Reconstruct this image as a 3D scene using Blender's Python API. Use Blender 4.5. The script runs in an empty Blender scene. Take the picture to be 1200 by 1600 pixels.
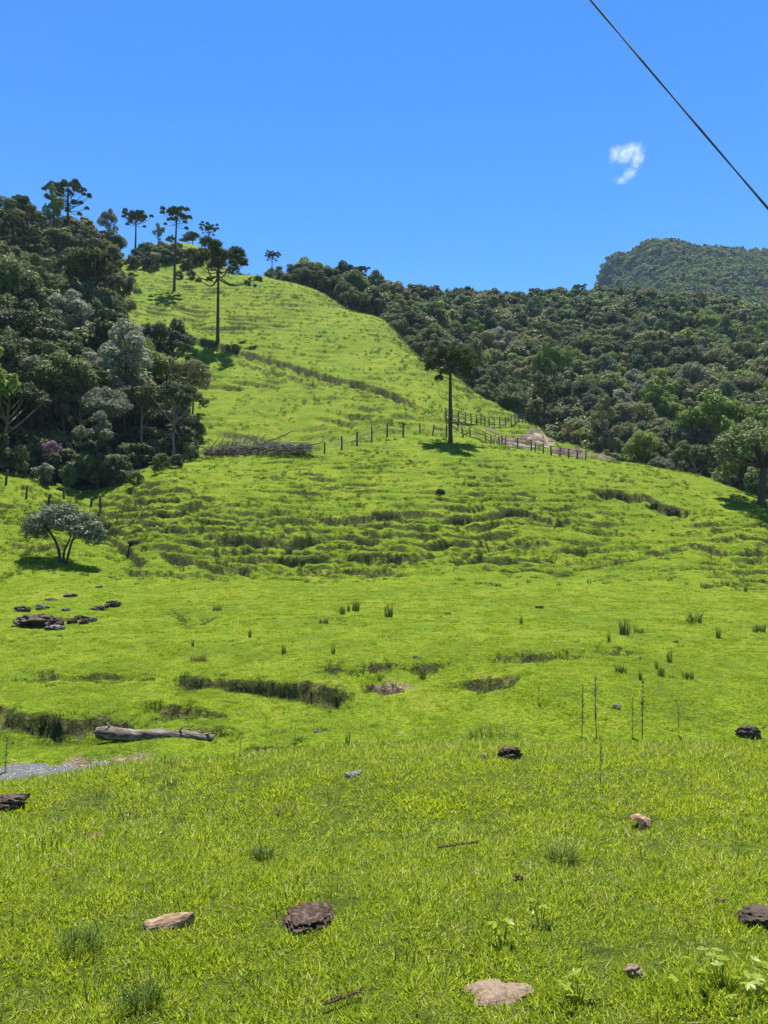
import bpy, math, random
import numpy as np
from mathutils import Vector, Matrix, Euler, Quaternion

random.seed(7)
RNG = np.random.default_rng(7)
S = bpy.context.scene
COL = S.collection
R = math.radians

# ------------------------------------------------------------------ camera, sky, sun, exposure
F_PX, PITCH, EYE = 800 / math.tan(R(33.5)), R(3.0), 1.6
cam = bpy.data.cameras.new('camera')
cam.sensor_fit = 'VERTICAL'
cam.angle = R(67)
cam.clip_start, cam.clip_end = 0.05, 20000
camo = bpy.data.objects.new('camera', cam)
COL.objects.link(camo)
camo.location = (0, 0, EYE)
camo.rotation_euler = (R(90) + PITCH, 0, 0)
S.camera = camo

SUN_EL, SUN_AZ = R(74), R(4)        # azimuth measured from +Y towards +X
W = bpy.data.worlds.new('World')
S.world = W
W.use_nodes = True
wn = W.node_tree.nodes
wl = W.node_tree.links
sky = wn.new('ShaderNodeTexSky')
sky.sky_type = 'NISHITA'
sky.sun_disc = False
sky.sun_elevation = SUN_EL
sky.sun_rotation = SUN_AZ
sky.altitude = 900
sky.air_density = 1.0
sky.dust_density = 0.15
sky.ozone_density = 1.6
hsv = wn.new('ShaderNodeHueSaturation')
hsv.inputs['Saturation'].default_value = 1.33
hsv.inputs['Value'].default_value = 0.63
wl.new(sky.outputs[0], hsv.inputs['Color'])
gam = wn.new('ShaderNodeGamma')
gam.inputs['Gamma'].default_value = 1.2
wl.new(hsv.outputs[0], gam.inputs['Color'])
wl.new(gam.outputs[0], wn['Background'].inputs['Color'])
wn['Background'].inputs['Strength'].default_value = 0.10

sl = bpy.data.lights.new('sun', 'SUN')
sl.energy = 4.6
sl.angle = R(0.53)
sl.color = (1.0, 0.95, 0.86)
so = bpy.data.objects.new('sun', sl)
COL.objects.link(so)
so.rotation_euler = Euler((-(math.pi / 2 - SUN_EL), 0, -SUN_AZ), 'XYZ')
so.location = (0, 40, 120)

S.view_settings.view_transform = 'Standard'
S.view_settings.look = 'None'
S.view_settings.exposure = 1.5
S.view_settings.gamma = 1
S.view_settings.use_curve_mapping = False
S.render.engine = 'CYCLES'
S.cycles.max_bounces = 6
S.cycles.transparent_max_bounces = 6
S.cycles.volume_bounces = 0

# ------------------------------------------------------------------ numbers: noise, rays, terrain
def _hash(ix, iy, seed):
    h = (ix.astype(np.int64) * 374761393 + iy.astype(np.int64) * 668265263 + seed * 974634777) & 0xFFFFFFFF
    h = ((h ^ (h >> 13)) * 1274126177) & 0xFFFFFFFF
    return (h ^ (h >> 16)) & 0xFFFFFFFF

def gnoise(x, y, seed=0):
    x = np.asarray(x, float); y = np.asarray(y, float)
    ix = np.floor(x); iy = np.floor(y)
    fx = x - ix; fy = y - iy
    u = fx * fx * fx * (fx * (fx * 6 - 15) + 10)
    v = fy * fy * fy * (fy * (fy * 6 - 15) + 10)
    def g(dx, dy):
        a = _hash(ix + dx, iy + dy, seed) * (2 * math.pi / 4294967296.0)
        return np.cos(a) * (fx - dx) + np.sin(a) * (fy - dy)
    n0 = g(0, 0) * (1 - u) + g(1, 0) * u
    n1 = g(0, 1) * (1 - u) + g(1, 1) * u
    return (n0 * (1 - v) + n1 * v) * 1.5

def fbm(x, y, octs=3, seed=0):
    s = 0; a = 1.0; f = 1.0; t = 0
    for k in range(octs):
        s = s + a * gnoise(x * f + 17.3 * k, y * f - 9.1 * k, seed + k)
        t += a; a *= 0.5; f *= 2.03
    return s / t

def sstep(a, b, x):
    t = np.clip((np.asarray(x, float) - a) / (b - a), 0, 1)
    return t * t * (3 - 2 * t)

CP, SP = math.cos(PITCH), math.sin(PITCH)
def pix(px, py, d):
    """the point of the place at depth d that the photograph shows at (px, py)"""
    u = (px - 600) / F_PX; v = (800 - py) / F_PX
    s = d / (CP - v * SP)
    return (u * s, d, EYE + (SP + v * CP) * s)

ctrl = []
def cp(px, *pairs):
    for py, d in pairs: ctrl.append(pix(px, py, d))
def hz_pts(px, *pairs):
    for d, z in pairs: ctrl.append(((px - 600) / F_PX * d / 0.985, d, z))

for px in (-250, 0, 200, 400, 600, 800, 1000, 1200, 1450):
    e = 6.25 if px <= 100 else 7.1 if px <= 200 else 7.6 if px < 500 else 8.2
    for d in (0.7, 1.5, 2.5, 3.5, 4.5, 5.5, e):
        hz_pts(px, (d, -0.02 * d - 0.0035 * d * d))
    hz_pts(px, (e + 0.8, -0.02 * e - 0.0035 * e * e - 0.34))
    if px < 500: hz_pts(px, (9.8, -1.45), (11.8, -2.15), (13.0, -2.36))
    else: hz_pts(px, (10.6, -1.6), (12.5, -2.1))
for px in (-250, 0, 100): cp(px, (1206, 14.0), (1150, 16.5), (1118, 17.6), (1065, 21), (1000, 28), (950, 37))
for px in (250, 400): cp(px, (1165, 14.6), (1140, 16.2), (1110, 18.2), (1062, 21.3), (1000, 28), (950, 37))
for px in (550, 700): cp(px, (1165, 14.6), (1110, 17.6), (1055, 20.5), (1000, 27.5), (950, 37))
for px in (850, 1000, 1200, 1450): cp(px, (1160, 15), (1110, 16.4), (1060, 18), (1035, 20.2), (1000, 26.5), (950, 37))
# left slope and gully
cp(-250, (900, 44), (840, 50), (760, 58), (690, 66))
cp(0, (905, 46), (870, 50), (820, 55), (755, 62))
cp(95, (900, 46), (872, 51), (825, 57), (778, 66))
cp(165, (905, 48), (872, 53), (832, 60), (792, 66))
cp(205, (905, 49), (870, 53.5), (825, 59), (774, 66))
hz_pts(-250, (75, 18), (95, 30), (115, 43), (135, 56), (160, 66), (190, 66), (260, 62), (400, 60))
hz_pts(0, (75, 12.5), (90, 22), (110, 35.5), (128, 48.5), (140, 57), (155, 61), (180, 61), (260, 56), (400, 55))
hz_pts(100, (78, 11.5), (95, 21.5), (115, 34), (135, 49), (147, 58), (165, 64), (190, 66), (230, 62), (400, 55))
hz_pts(200, (80, 11.5), (95, 19.5), (110, 28.5), (130, 41), (155, 57), (172, 68), (188, 73), (215, 68), (400, 55))
# mound and main hill
cp(250, (890, 51), (850, 55), (800, 60), (748, 66.5)); hz_pts(250, (78, 11))
cp(320, (890, 51), (850, 55.5), (800, 61), (755, 69), (717, 79)); hz_pts(320, (84, 11.2), (90, 14.5))
cp(330, (640, 100), (600, 110), (560, 120), (500, 138), (440, 158), (404, 178), (398, 190)); hz_pts(330, (205, 71), (300, 60), (400, 55))
cp(250, (386, 188)); hz_pts(250, (205, 74))
cp(400, (890, 53.5), (850, 57.5), (800, 62), (760, 67), (725, 77), (711, 83), (682, 93), (640, 101), (600, 110), (540, 125), (480, 143), (430, 162))
hz_pts(400, (87.5, 11.6), (175, 62), (200, 63), (240, 62), (300, 58), (400, 55))
cp(500, (890, 54), (850, 58.5), (800, 63.5), (752, 70), (702, 84), (674, 96), (620, 106), (560, 121), (500, 139), (456, 156))
hz_pts(500, (90, 12.6), (175, 57), (190, 62), (215, 68), (240, 68), (300, 62), (400, 58))
cp(600, (890, 54), (850, 58.5), (800, 63.5), (748, 71), (682, 87), (652, 97), (600, 109), (550, 123), (500, 140))
hz_pts(600, (92, 14.6), (155, 44), (180, 52), (220, 68), (270, 76), (330, 70), (450, 70))
cp(700, (890, 54), (850, 58.5), (800, 63.5), (748, 71), (692, 85.5), (642, 102), (605, 113), (577, 121))
hz_pts(700, (92, 14.2), (135, 29), (160, 34), (190, 49), (230, 68), (270, 82), (300, 84), (360, 80), (450, 80))
cp(780, (695, 85), (662, 107), (632, 113)); 
cp(800, (890, 54), (850, 58.5), (800, 63.5), (752, 70), (700, 84), (690, 97), (665, 105), (643, 112))
hz_pts(800, (118, 20), (130, 17.5), (150, 25), (180, 40), (220, 60), (260, 78), (295, 89), (330, 88), (450, 85), (800, 140))
cp(850, (705, 84), (690, 98), (674, 107))
cp(900, (890, 54), (850, 59), (800, 64.5), (757, 70.5), (718, 85), (713, 92), (696, 100))
hz_pts(900, (88, 11.6), (108, 12), (115, 10.5), (130, 14.5), (150, 23.5), (180, 38.5), (220, 58.5), (260, 77), (300, 93), (340, 92), (450, 95), (800, 180))
cp(960, (721, 85), (716, 93)); hz_pts(960, (103, 11))
cp(1000, (890, 54.5), (850, 59.5), (800, 65.5), (762, 71), (726, 83))
hz_pts(1000, (95, 9), (110, 8.5), (130, 14), (150, 23), (180, 38), (220, 58), (260, 77), (300, 94), (340, 94), (450, 110))
cp(1100, (890, 52.5), (850, 58.5), (800, 67), (765, 73.5), (745, 78)); hz_pts(1100, (90, 7), (110, 8), (130, 13), (150, 22), (180, 37), (220, 57), (260, 75), (300, 92), (340, 93), (450, 130))
cp(1160, (890, 53), (850, 59), (800, 67), (771, 73)); hz_pts(1160, (85, 5))
cp(1200, (890, 54), (850, 60), (810, 66), (786, 71)); hz_pts(1200, (85, 4), (110, 7), (130, 12), (150, 21), (180, 36), (220, 55), (260, 71), (300, 85), (340, 88), (450, 130))
cp(1450, (890, 55), (850, 61), (815, 68)); hz_pts(1450, (85, 4), (110, 7), (150, 20), (200, 40), (300, 70), (450, 120))
# far mountain with its cliffed left end
for px, dz in ((1040, 314), (1000, 306), (1100, 309), (1200, 303), (1450, 300)): hz_pts(px, (800, dz), (1000, dz * 0.95))
hz_pts(950, (800, 288), (790, 262)); hz_pts(935, (800, 262)); hz_pts(918, (800, 200))
hz_pts(1100, (550, 178), (650, 236), (740, 285)); hz_pts(1000, (550, 160), (640, 205), (730, 262), (765, 296)); hz_pts(1200, (550, 176), (650, 230)); hz_pts(1450, (600, 190))
hz_pts(600, (800, 90), (1200, 90)); hz_pts(200, (800, 60), (1200, 60)); hz_pts(-250, (800, 60), (1200, 60)); hz_pts(900, (1200, 200)); hz_pts(1300, (1300, 250))

CT = np.array(ctrl)
AW = 1.3
def dom(x, y):
    return np.arctan2(x, y) * AW, np.log(np.maximum(np.hypot(x, y), 0.3))
ca, cb = dom(CT[:, 0], CT[:, 1])
cq = (CT[:, 2] - EYE) / np.hypot(CT[:, 0], CT[:, 1])
def _k(d2): return 0.5 * d2 * np.log(np.maximum(d2, 1e-12))
n = len(CT)
K = _k((ca[:, None] - ca) ** 2 + (cb[:, None] - cb) ** 2) + np.eye(n) * 2e-5
P = np.stack([np.ones(n), ca, cb], 1)
A = np.block([[K, P], [P.T, np.zeros((3, 3))]])
SOL = np.linalg.solve(A, np.concatenate([cq, np.zeros(3)]))

def base_h(x, y):
    x = np.atleast_1d(np.asarray(x, float)); y = np.atleast_1d(np.asarray(y, float))
    th = np.arctan2(x, y); r = np.maximum(np.hypot(x, y), 0.3)
    a = np.clip(th, -0.62, 0.66) * AW; b = np.log(np.minimum(r, 1300))
    q = np.empty_like(a)
    for i in range(0, len(a), 60000):
        aa = a[i:i + 60000]; bb = b[i:i + 60000]
        q[i:i + 60000] = _k((aa[:, None] - ca) ** 2 + (bb[:, None] - cb) ** 2) @ SOL[:n] + SOL[n] + SOL[n + 1] * aa + SOL[n + 2] * bb
    z = EYE + q * r
    z = np.where(r < 2.0, -0.02 * r - 0.0035 * r * r, z)
    w = sstep(0.75, 1.6, np.abs(th))
    return z * (1 - w)

def project(p):
    x, y, z = p[..., 0], p[..., 1], p[..., 2] - EYE
    dd = y * CP + z * SP
    return 600 + F_PX * x / dd, 800 - F_PX * (z * CP - y * SP) / dd, dd

def march(px, py, hf, t0=1.5, t1=420.0, npts=2600):
    u = (px - 600) / F_PX; v = (800 - py) / F_PX
    dx, dy, dz = u, CP - v * SP, SP + v * CP
    t = np.exp(np.linspace(math.log(t0), math.log(t1), npts))
    g = EYE + dz * t - hf(dx * t, dy * t)
    k = int(np.argmax(g < 0))
    if k == 0: k = npts - 1
    f = min(1.0, abs(g[k - 1]) / max(abs(g[k - 1] - g[k]), 1e-9))
    tt = t[k - 1] + (t[k] - t[k - 1]) * f
    return dx * tt, dy * tt

# eroded steps: (points in the photo from left to right, height, run-out)
SCARPS_PX = [
    ([(-60, 1106), (0, 1108), (40, 1122), (85, 1130), (140, 1128), (235, 1131)], 0.5, 0.9),
    ([(40, 1052), (90, 1056), (160, 1052), (245, 1060)], 0.24, 0.8),
    ([(270, 1050), (330, 1060), (400, 1062), (445, 1070), (530, 1084), (570, 1082)], 0.46, 0.9),
    ([(490, 1044), (560, 1050), (600, 1036), (660, 1042), (700, 1032)], 0.28, 0.7),
    ([(560, 1066), (600, 1066), (632, 1078)], 0.34, 0.8),
    ([(725, 1056), (770, 1062), (820, 1052)], 0.28, 0.9),
    ([(760, 1024), (850, 1028), (915, 1018)], 0.22, 0.9),
    ([(930, 1012), (960, 1018), (985, 1010)], 0.3, 0.8),
    ([(215, 1106), (300, 1108), (355, 1118)], 0.26, 0.7),
    ([(270, 1140), (330, 1134), (380, 1140)], 0.22, 0.6),
    ([(380, 1160), (430, 1164), (470, 1160)], 0.26, 0.5),
    ([(915, 762), (960, 768), (1010, 776), (1045, 790), (1085, 800)], 0.9, 1.6),
    ([(255, 868), (300, 872), (345, 884), (400, 886)], 0.55, 1.4),
    ([(190, 890), (240, 894), (300, 893), (360, 900)], 0.35, 1.0),
    ([(400, 872), (460, 880), (560, 886), (640, 884)], 0.45, 1.2),
    ([(560, 862), (640, 866), (740, 858)], 0.4, 1.2),
    ([(700, 838), (780, 846), (870, 842)], 0.5, 1.2),
    ([(300, 832), (380, 838), (470, 830)], 0.45, 1.1),
    ([(460, 800), (560, 806), (660, 798), (760, 806)], 0.5, 1.2),
    ([(760, 790), (830, 800), (900, 822)], 0.5, 1.2),
    ([(1000, 860), (1080, 850), (1150, 862)], 0.4, 1.1),
    ([(860, 866), (930, 876), (990, 870)], 0.35, 1.1),
    ([(280, 520), (340, 538), (400, 556), (470, 574), (540, 594), (590, 604), (640, 628), (690, 654)], 1.0, 2.2),
    ([(360, 560), (440, 580), (520, 604)], 0.4, 1.6),
    ([(150, 795), (168, 815), (185, 845), (210, 868), (235, 884)], 0.7, 1.2),
    ([(30, 968), (60, 966), (100, 966), (150, 962)], 0.3, 0.8),
    ([(10, 845), (60, 852), (110, 846)], 0.4, 1.0),
    ([(270, 955), (230, 980), (300, 985)][0:1] + [(300, 975), (340, 960)], 0.12, 0.5),
    ([(775, 682), (810, 690), (850, 688), (872, 678)], 0.9, 2.0),
    ([(868, 706), (900, 708), (940, 714)], 0.7, 1.2),
]
STREAM_PTS = np.array([march(px, py, base_h) for px, py in ((-260, 1215), (-60, 1212), (0, 1208), (60, 1206), (110, 1203), (170, 1198), (230, 1190), (265, 1184))])
SC = []
for pts, H, L in SCARPS_PX:
    w = [march(px, py, base_h) for px, py in pts]
    SC.append((np.array(w), H, L))

def poly_sd(x, y, pts):
    """signed distance (positive on the far side) and fade towards the ends"""
    best = np.full(x.shape, 1e9); sgn = np.ones(x.shape); tt = np.zeros(x.shape)
    seg = np.diff(pts, axis=0); ln = np.hypot(seg[:, 0], seg[:, 1]); acc = np.concatenate([[0], np.cumsum(ln)])
    for i in range(len(seg)):
        dx, dy = seg[i] / ln[i]
        ax = x - pts[i, 0]; ay = y - pts[i, 1]
        t = np.clip(ax * dx + ay * dy, 0, ln[i])
        d = np.hypot(ax - t * dx, ay - t * dy)
        m = d < best
        best = np.where(m, d, best); sgn = np.where(m, np.sign(-ax * dy + ay * dx), sgn); tt = np.where(m, acc[i] + t, tt)
    return best * sgn, tt, acc[-1]

# wooded areas (outline: column of the photo and metres away)
def wpoly(lst): return np.array([((px - 600) / F_PX * d / 0.985, d) for px, d in lst])
FOREST_L = wpoly([(-420, 56), (0, 66), (60, 69), (165, 70), (215, 73), (300, 82), (308, 90), (275, 99), (230, 108), (203, 118), (186, 130), (180, 148), (180, 166), (190, 186), (-420, 205)])
FOREST_R = wpoly([(395, 178), (470, 172), (530, 168), (575, 160), (625, 152), (665, 144), (710, 138), (765, 131), (820, 126), (868, 120), (900, 114), (955, 107), (1000, 100), (1050, 97), (1100, 92), (1150, 88), (1180, 85), (1230, 82), (1500, 78), (1540, 345), (395, 330)])
def inside(x, y, poly):
    x = np.asarray(x, float); y = np.asarray(y, float)
    c = np.zeros(x.shape, bool)
    j = len(poly) - 1
    for i in range(len(poly)):
        xi, yi = poly[i]; xj, yj = poly[j]
        m = ((yi > y) != (yj > y)) & (x < (xj - xi) * (y - yi) / (yj - yi + 1e-12) + xi)
        c ^= m; j = i
    return c

def height(x, y, want_soil=False):
    x = np.atleast_1d(np.asarray(x, float)); y = np.atleast_1d(np.asarray(y, float))
    zb = base_h(x, y)
    r = np.hypot(x, y)
    z = zb.copy()
    z += 0.05 * fbm(x / 1.7, y / 1.7, 3, 11) * (1 - sstep(8, 14, r)) * sstep(1.5, 3, r)
    mv = sstep(9, 14, r) * (1 - sstep(48, 54, r))
    if mv.any():
        z += mv * (0.20 * fbm(x / 5.5, y / 4.0, 3, 21) + 0.07 * fbm(x / 0.9, y / 0.8, 3, 22) * (0.35 + sstep(-0.1, 0.5, gnoise(x / 6, y / 5, 23))))
    mm = sstep(48, 54, r) * (1 - sstep(180, 230, r))
    mound = sstep(50.5, 57, r) * (1 - 0.75 * sstep(66, 74, r)) * (1 - sstep(76, 84, r))
    hill = sstep(84, 96, r) * (1 - sstep(180, 200, r))
    # terracettes trodden along the contours
    if mm.any():
        ang = np.arctan2(x, y)
        z += mm * (0.25 * fbm(x / 9, y / 7, 3, 31))
        rough = 0.3 + 0.85 * sstep(-0.3, 0.3, fbm(x / 14, y / 9, 2, 32))
        warp = zb + 0.55 * fbm(x / 7, y / 7, 3, 33)
        for step, amp, sd in ((0.72, 1.15, 34), (0.38, 0.75, 35)):
            ph = warp / step + 0.5 * gnoise(x / 5.0, y / 2.0, sd)
            fr = ph - np.floor(ph)
            prof = sstep(0.72, 1.0, fr) - fr
            z += mound * rough * step * amp * prof * (0.45 + 0.9 * sstep(-0.25, 0.3, gnoise(x / 2.8, y / 0.9, sd + 7)))
        z += mound * rough * (0.16 * fbm(x / 1.1, y / 0.6, 3, 41) - 0.16 * sstep(0.1, 0.5, gnoise(x / 0.7, y / 0.35, 43)))
        ph = (zb + 1.2 * fbm(x / 10, y / 10, 2, 51) + 0.09 * x) / 1.3
        fr = ph - np.floor(ph)
        hr = 0.25 + 0.9 * sstep(-0.15, 0.4, fbm(x / 16, y / 12, 2, 52)) + 0.5 * sstep(0.02, 0.2, ang)
        z += hill * hr * (0.62 * (sstep(0.72, 1.0, fr) - fr) * (0.35 + sstep(-0.25, 0.35, gnoise(x / 4, y / 4, 53))) + 0.24 * fbm(x / 1.8, y / 1.5, 3, 54))
    zf = sstep(250, 420, r)
    if zf.any(): z += zf * (9 * fbm(x / 70, y / 70, 3, 61))
    soil = np.zeros_like(z)
    if STREAM_PTS is not None:
        idx = np.nonzero((y > 10) & (y < 19) & (x < 2) & (x > -16))[0]
        if len(idx):
            s_, t_, tot_ = poly_sd(x[idx], y[idx], STREAM_PTS)
            z[idx] -= 0.30 * np.exp(-(s_ / 0.55) ** 2 * (1 + 0.5 * gnoise(x[idx] / 0.8, y[idx] / 0.8, 95))) * (1 - sstep(0.8, 1.0, t_ / tot_))
    for k, (pts, H, L) in enumerate(SC):
        pad = 4 * L + 1.5
        lo = pts.min(0) - pad; hi = pts.max(0) + pad
        idx = np.nonzero((x > lo[0]) & (x < hi[0]) & (y > lo[1]) & (y < hi[1]))[0]
        if not len(idx): continue
        xx, yy = x[idx], y[idx]
        s, t, tot = poly_sd(xx, yy, pts)
        s = s + (0.55 * fbm(xx / 1.6, yy / 1.6, 3, 71) + 0.16 * gnoise(xx / 0.28, yy / 0.28, 72) + 0.08 * gnoise(xx / 0.12, yy / 0.12, 74)) * min(1.0, L)
        fade = sstep(0, 0.13 * tot, t) * sstep(0, 0.13 * tot, tot - t)
        d_end = np.minimum(np.hypot(xx - pts[0, 0], yy - pts[0, 1]), np.hypot(xx - pts[-1, 0], yy - pts[-1, 1]))
        Hn = H * fade * (0.6 + 0.6 * sstep(-0.4, 0.3, gnoise(xx / 1.3, yy / 1.3, 73 + k)))
        wdt = 0.16 + 0.12 * H
        cut = np.where(s < 0, -np.exp(np.minimum(s, 0) / L), -(1 - sstep(0, wdt, s)))
        z[idx] += Hn * cut
        near = np.exp(-np.abs(s) / (0.5 * L)) * fade
        z[idx] += near * (0.05 + 0.06 * H) * (fbm(xx / 0.22, yy / 0.22, 3, 75) + 0.6 * gnoise(xx / 0.6, yy / 0.5, 76))
        soil[idx] = np.maximum(soil[idx], 0.5 * fade * sstep(-0.32 * L, -0.05, s) * (1 - sstep(wdt * 0.9, wdt * 1.5, s)) * sstep(0.05, 0.3, Hn))
    if want_soil: return z, soil
    return z

def at(px, py):
    x, y = march(px, py, height)
    return Vector((x, y, float(height(x, y)[0])))
def ground(x, y): return float(height(x, y)[0])

# ------------------------------------------------------------------ materials
def mat(name):
    m = bpy.data.materials.new(name); m.use_nodes = True
    nt = m.node_tree; b = nt.nodes['Principled BSDF']
    return m, nt, b

def ramp(nt, fac, stops):
    r = nt.nodes.new('ShaderNodeValToRGB')
    e = r.color_ramp.elements
    while len(e) < len(stops): e.new(0.5)
    for k, (p, c) in enumerate(stops):
        e[k].position = p; e[k].color = (*c, 1)
    nt.links.new(fac, r.inputs[0]); return r.outputs[0]

def noise(nt, vec, scale, detail=4, rough=0.6):
    nz = nt.nodes.new('ShaderNodeTexNoise')
    nz.inputs['Scale'].default_value = scale; nz.inputs['Detail'].default_value = detail; nz.inputs['Roughness'].default_value = rough
    nt.links.new(vec, nz.inputs['Vector']); return nz.outputs['Fac']

def mixc(nt, fac, a, b, mode='MIX'):
    m = nt.nodes.new('ShaderNodeMix'); m.data_type = 'RGBA'; m.blend_type = mode
    for s, v in ((m.inputs[0], fac), (m.inputs[6], a), (m.inputs[7], b)):
        if hasattr(v, 'is_output'): nt.links.new(v, s)
        elif isinstance(v, (int, float)): s.default_value = v
        else: s.default_value = (*v, 1)
    return m.outputs[2]

def mathn(nt, op, a, b=0.0, c=None):
    m = nt.nodes.new('ShaderNodeMath'); m.operation = op; m.use_clamp = False
    for s, v in zip(m.inputs, (a, b, c)):
        if v is None: continue
        if hasattr(v, 'is_output'): nt.links.new(v, s)
        else: s.default_value = v
    return m.outputs[0]

def bump(nt, h, strength, dist, normal_to):
    b = nt.nodes.new('ShaderNodeBump'); b.inputs['Strength'].default_value = strength; b.inputs['Distance'].default_value = dist
    nt.links.new(h, b.inputs['Height']); nt.links.new(b.outputs[0], normal_to.inputs['Normal'])

def attr(nt, name):
    a = nt.nodes.new('ShaderNodeAttribute'); a.attribute_name = name; return a

G_LUSH, G_MID, G_DRY, SOIL_C = (0.15, 0.215, 0.004), (0.105, 0.160, 0.004), (0.22, 0.235, 0.018), (0.085, 0.058, 0.036)

def ground_mat():
    m, nt, b = mat('pasture_turf')
    geo = nt.nodes.new('ShaderNodeNewGeometry'); pos = geo.outputs['Position']
    n1 = noise(nt, pos, 0.09, 5); n2 = noise(nt, pos, 0.55, 5); n3 = noise(nt, pos, 4.5, 5, 0.7); n4 = noise(nt, pos, 14.0, 4, 0.7)
    f = mathn(nt, 'MULTIPLY_ADD', n2, 0.5, mathn(nt, 'MULTIPLY_ADD', n3, 0.35, mathn(nt, 'MULTIPLY', n1, 0.35)))
    c = ramp(nt, f, [(0.40, (0.075, 0.122, 0.005)), (0.52, G_MID), (0.62, G_LUSH), (0.74, G_DRY)])
    c = mixc(nt, mathn(nt, 'MULTIPLY', ramp(nt, n4, [(0.42, (1, 1, 1)), (0.54, (0, 0, 0))]), 0.75), c, (0.045, 0.088, 0.008))
    # trampled earth and dung specks
    spk = ramp(nt, noise(nt, pos, 2.3, 3, 0.75), [(0.655, (0, 0, 0)), (0.70, (1, 1, 1))])
    c = mixc(nt, mathn(nt, 'MULTIPLY', spk, 0.55), c, (0.12, 0.095, 0.05))
    soilc = ramp(nt, n3, [(0.35, (0.042, 0.028, 0.018)), (0.55, SOIL_C), (0.72, (0.16, 0.115, 0.075))])
    a = attr(nt, 'soil')
    sf = ramp(nt, mathn(nt, 'ADD', a.outputs['Fac'], mathn(nt, 'MULTIPLY_ADD', n4, 0.9, -0.45)), [(0.35, (0, 0, 0)), (0.6, (1, 1, 1))])
    c = mixc(nt, sf, c, soilc)
    sx = nt.nodes.new('ShaderNodeSeparateXYZ'); nt.links.new(geo.outputs['Normal'], sx.inputs[0])
    st = ramp(nt, mathn(nt, 'ADD', sx.outputs['Z'], mathn(nt, 'MULTIPLY_ADD', n3, 0.5, -0.25)), [(0.58, (1, 1, 1)), (0.76, (0, 0, 0))])
    c = mixc(nt, mathn(nt, 'MULTIPLY', st, 0.75), c, mixc(nt, 0.55, soilc, (0.04, 0.066, 0.012)))
    fo = attr(nt, 'litter')
    th = attr(nt, 'thatch'); c = mixc(nt, th.outputs['Fac'], c, ramp(nt, n4, [(0.35, (0.02, 0.032, 0.005)), (0.6, (0.05, 0.066, 0.010)), (0.75, (0.13, 0.11, 0.05))]))
    c = mixc(nt, fo.outputs['Fac'], c, ramp(nt, n3, [(0.3, (0.016, 0.02, 0.008)), (0.7, (0.04, 0.04, 0.018))]))
    sa = attr(nt, 'sand')
    c = mixc(nt, sa.outputs['Fac'], c, ramp(nt, n3, [(0.3, (0.12, 0.085, 0.055)), (0.7, (0.32, 0.22, 0.155))]))
    nt.links.new(c, b.inputs['Base Color'])
    b.inputs['Roughness'].default_value = 0.9; b.inputs['Specular IOR Level'].default_value = 0.1
    h = mathn(nt, 'MULTIPLY_ADD', n4, 0.5, n3)
    bump(nt, h, 0.9, 0.2, b)
    return m
M_TURF = ground_mat()

def blade_mat(name, stops, trans=0.45, rough=0.42, spec=0.45):
    m, nt, b = mat(name)
    geo = nt.nodes.new('ShaderNodeNewGeometry'); oi = nt.nodes.new('ShaderNodeObjectInfo')
    f = mathn(nt, 'MULTIPLY_ADD', geo.outputs['Random Per Island'], 0.62, mathn(nt, 'MULTIPLY', oi.outputs['Random'], 0.38))
    c = ramp(nt, f, stops)
    nt.links.new(c, b.inputs['Base Color']); b.inputs['Roughness'].default_value = rough; b.inputs['Specular IOR Level'].default_value = spec
    tr = nt.nodes.new('ShaderNodeBsdfTranslucent'); nt.links.new(mixc(nt, 1.0, c, (1.45, 1.35, 1.0), 'MULTIPLY'), tr.inputs['Color'])
    mx = nt.nodes.new('ShaderNodeMixShader'); mx.inputs[0].default_value = trans
    nt.links.new(b.outputs[0], mx.inputs[1]); nt.links.new(tr.outputs[0], mx.inputs[2])
    nt.links.new(mx.outputs[0], nt.nodes['Material Output'].inputs['Surface'])
    return m
M_BLADE = blade_mat('grass_blade', [(0.0, (0.05, 0.088, 0.004)), (0.2, (0.13, 0.19, 0.005)), (0.55, (0.25, 0.335, 0.008)), (0.80, (0.34, 0.41, 0.03)), (0.92, (0.42, 0.41, 0.10)), (1.0, (0.44, 0.36, 0.17))], 0.50, 0.46, 0.26)
M_BLADE_FAR = blade_mat('short_turf_blade', [(0.0, (0.06, 0.105, 0.004)), (0.3, (0.135, 0.21, 0.005)), (0.7, (0.20, 0.275, 0.008)), (0.9, (0.27, 0.30, 0.03)), (1.0, (0.38, 0.31, 0.11))], 0.4, 0.6, 0.2)
M_DRYGRASS = blade_mat('dry_grass_blade', [(0.0, (0.12, 0.075, 0.035)), (0.4, (0.26, 0.19, 0.09)), (0.8, (0.42, 0.34, 0.19)), (1.0, (0.36, 0.36, 0.08))], 0.3, 0.6, 0.2)
M_TUSSOCK = blade_mat('tussock_blade', [(0.0, (0.025, 0.052, 0.008)), (0.5, (0.05, 0.095, 0.012)), (0.85, (0.09, 0.14, 0.02)), (1.0, (0.2, 0.18, 0.09))], 0.3, 0.6, 0.2)
M_RUSH = blade_mat('rush_stem', [(0.0, (0.03, 0.06, 0.012)), (0.6, (0.06, 0.11, 0.02)), (0.9, (0.12, 0.15, 0.04)), (1.0, (0.25, 0.2, 0.1))], 0.2, 0.55, 0.3)
M_WEED = blade_mat('weed_leaf', [(0.0, (0.13, 0.22, 0.008)), (0.6, (0.21, 0.28, 0.012)), (1.0, (0.28, 0.31, 0.02))], 0.5)

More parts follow.
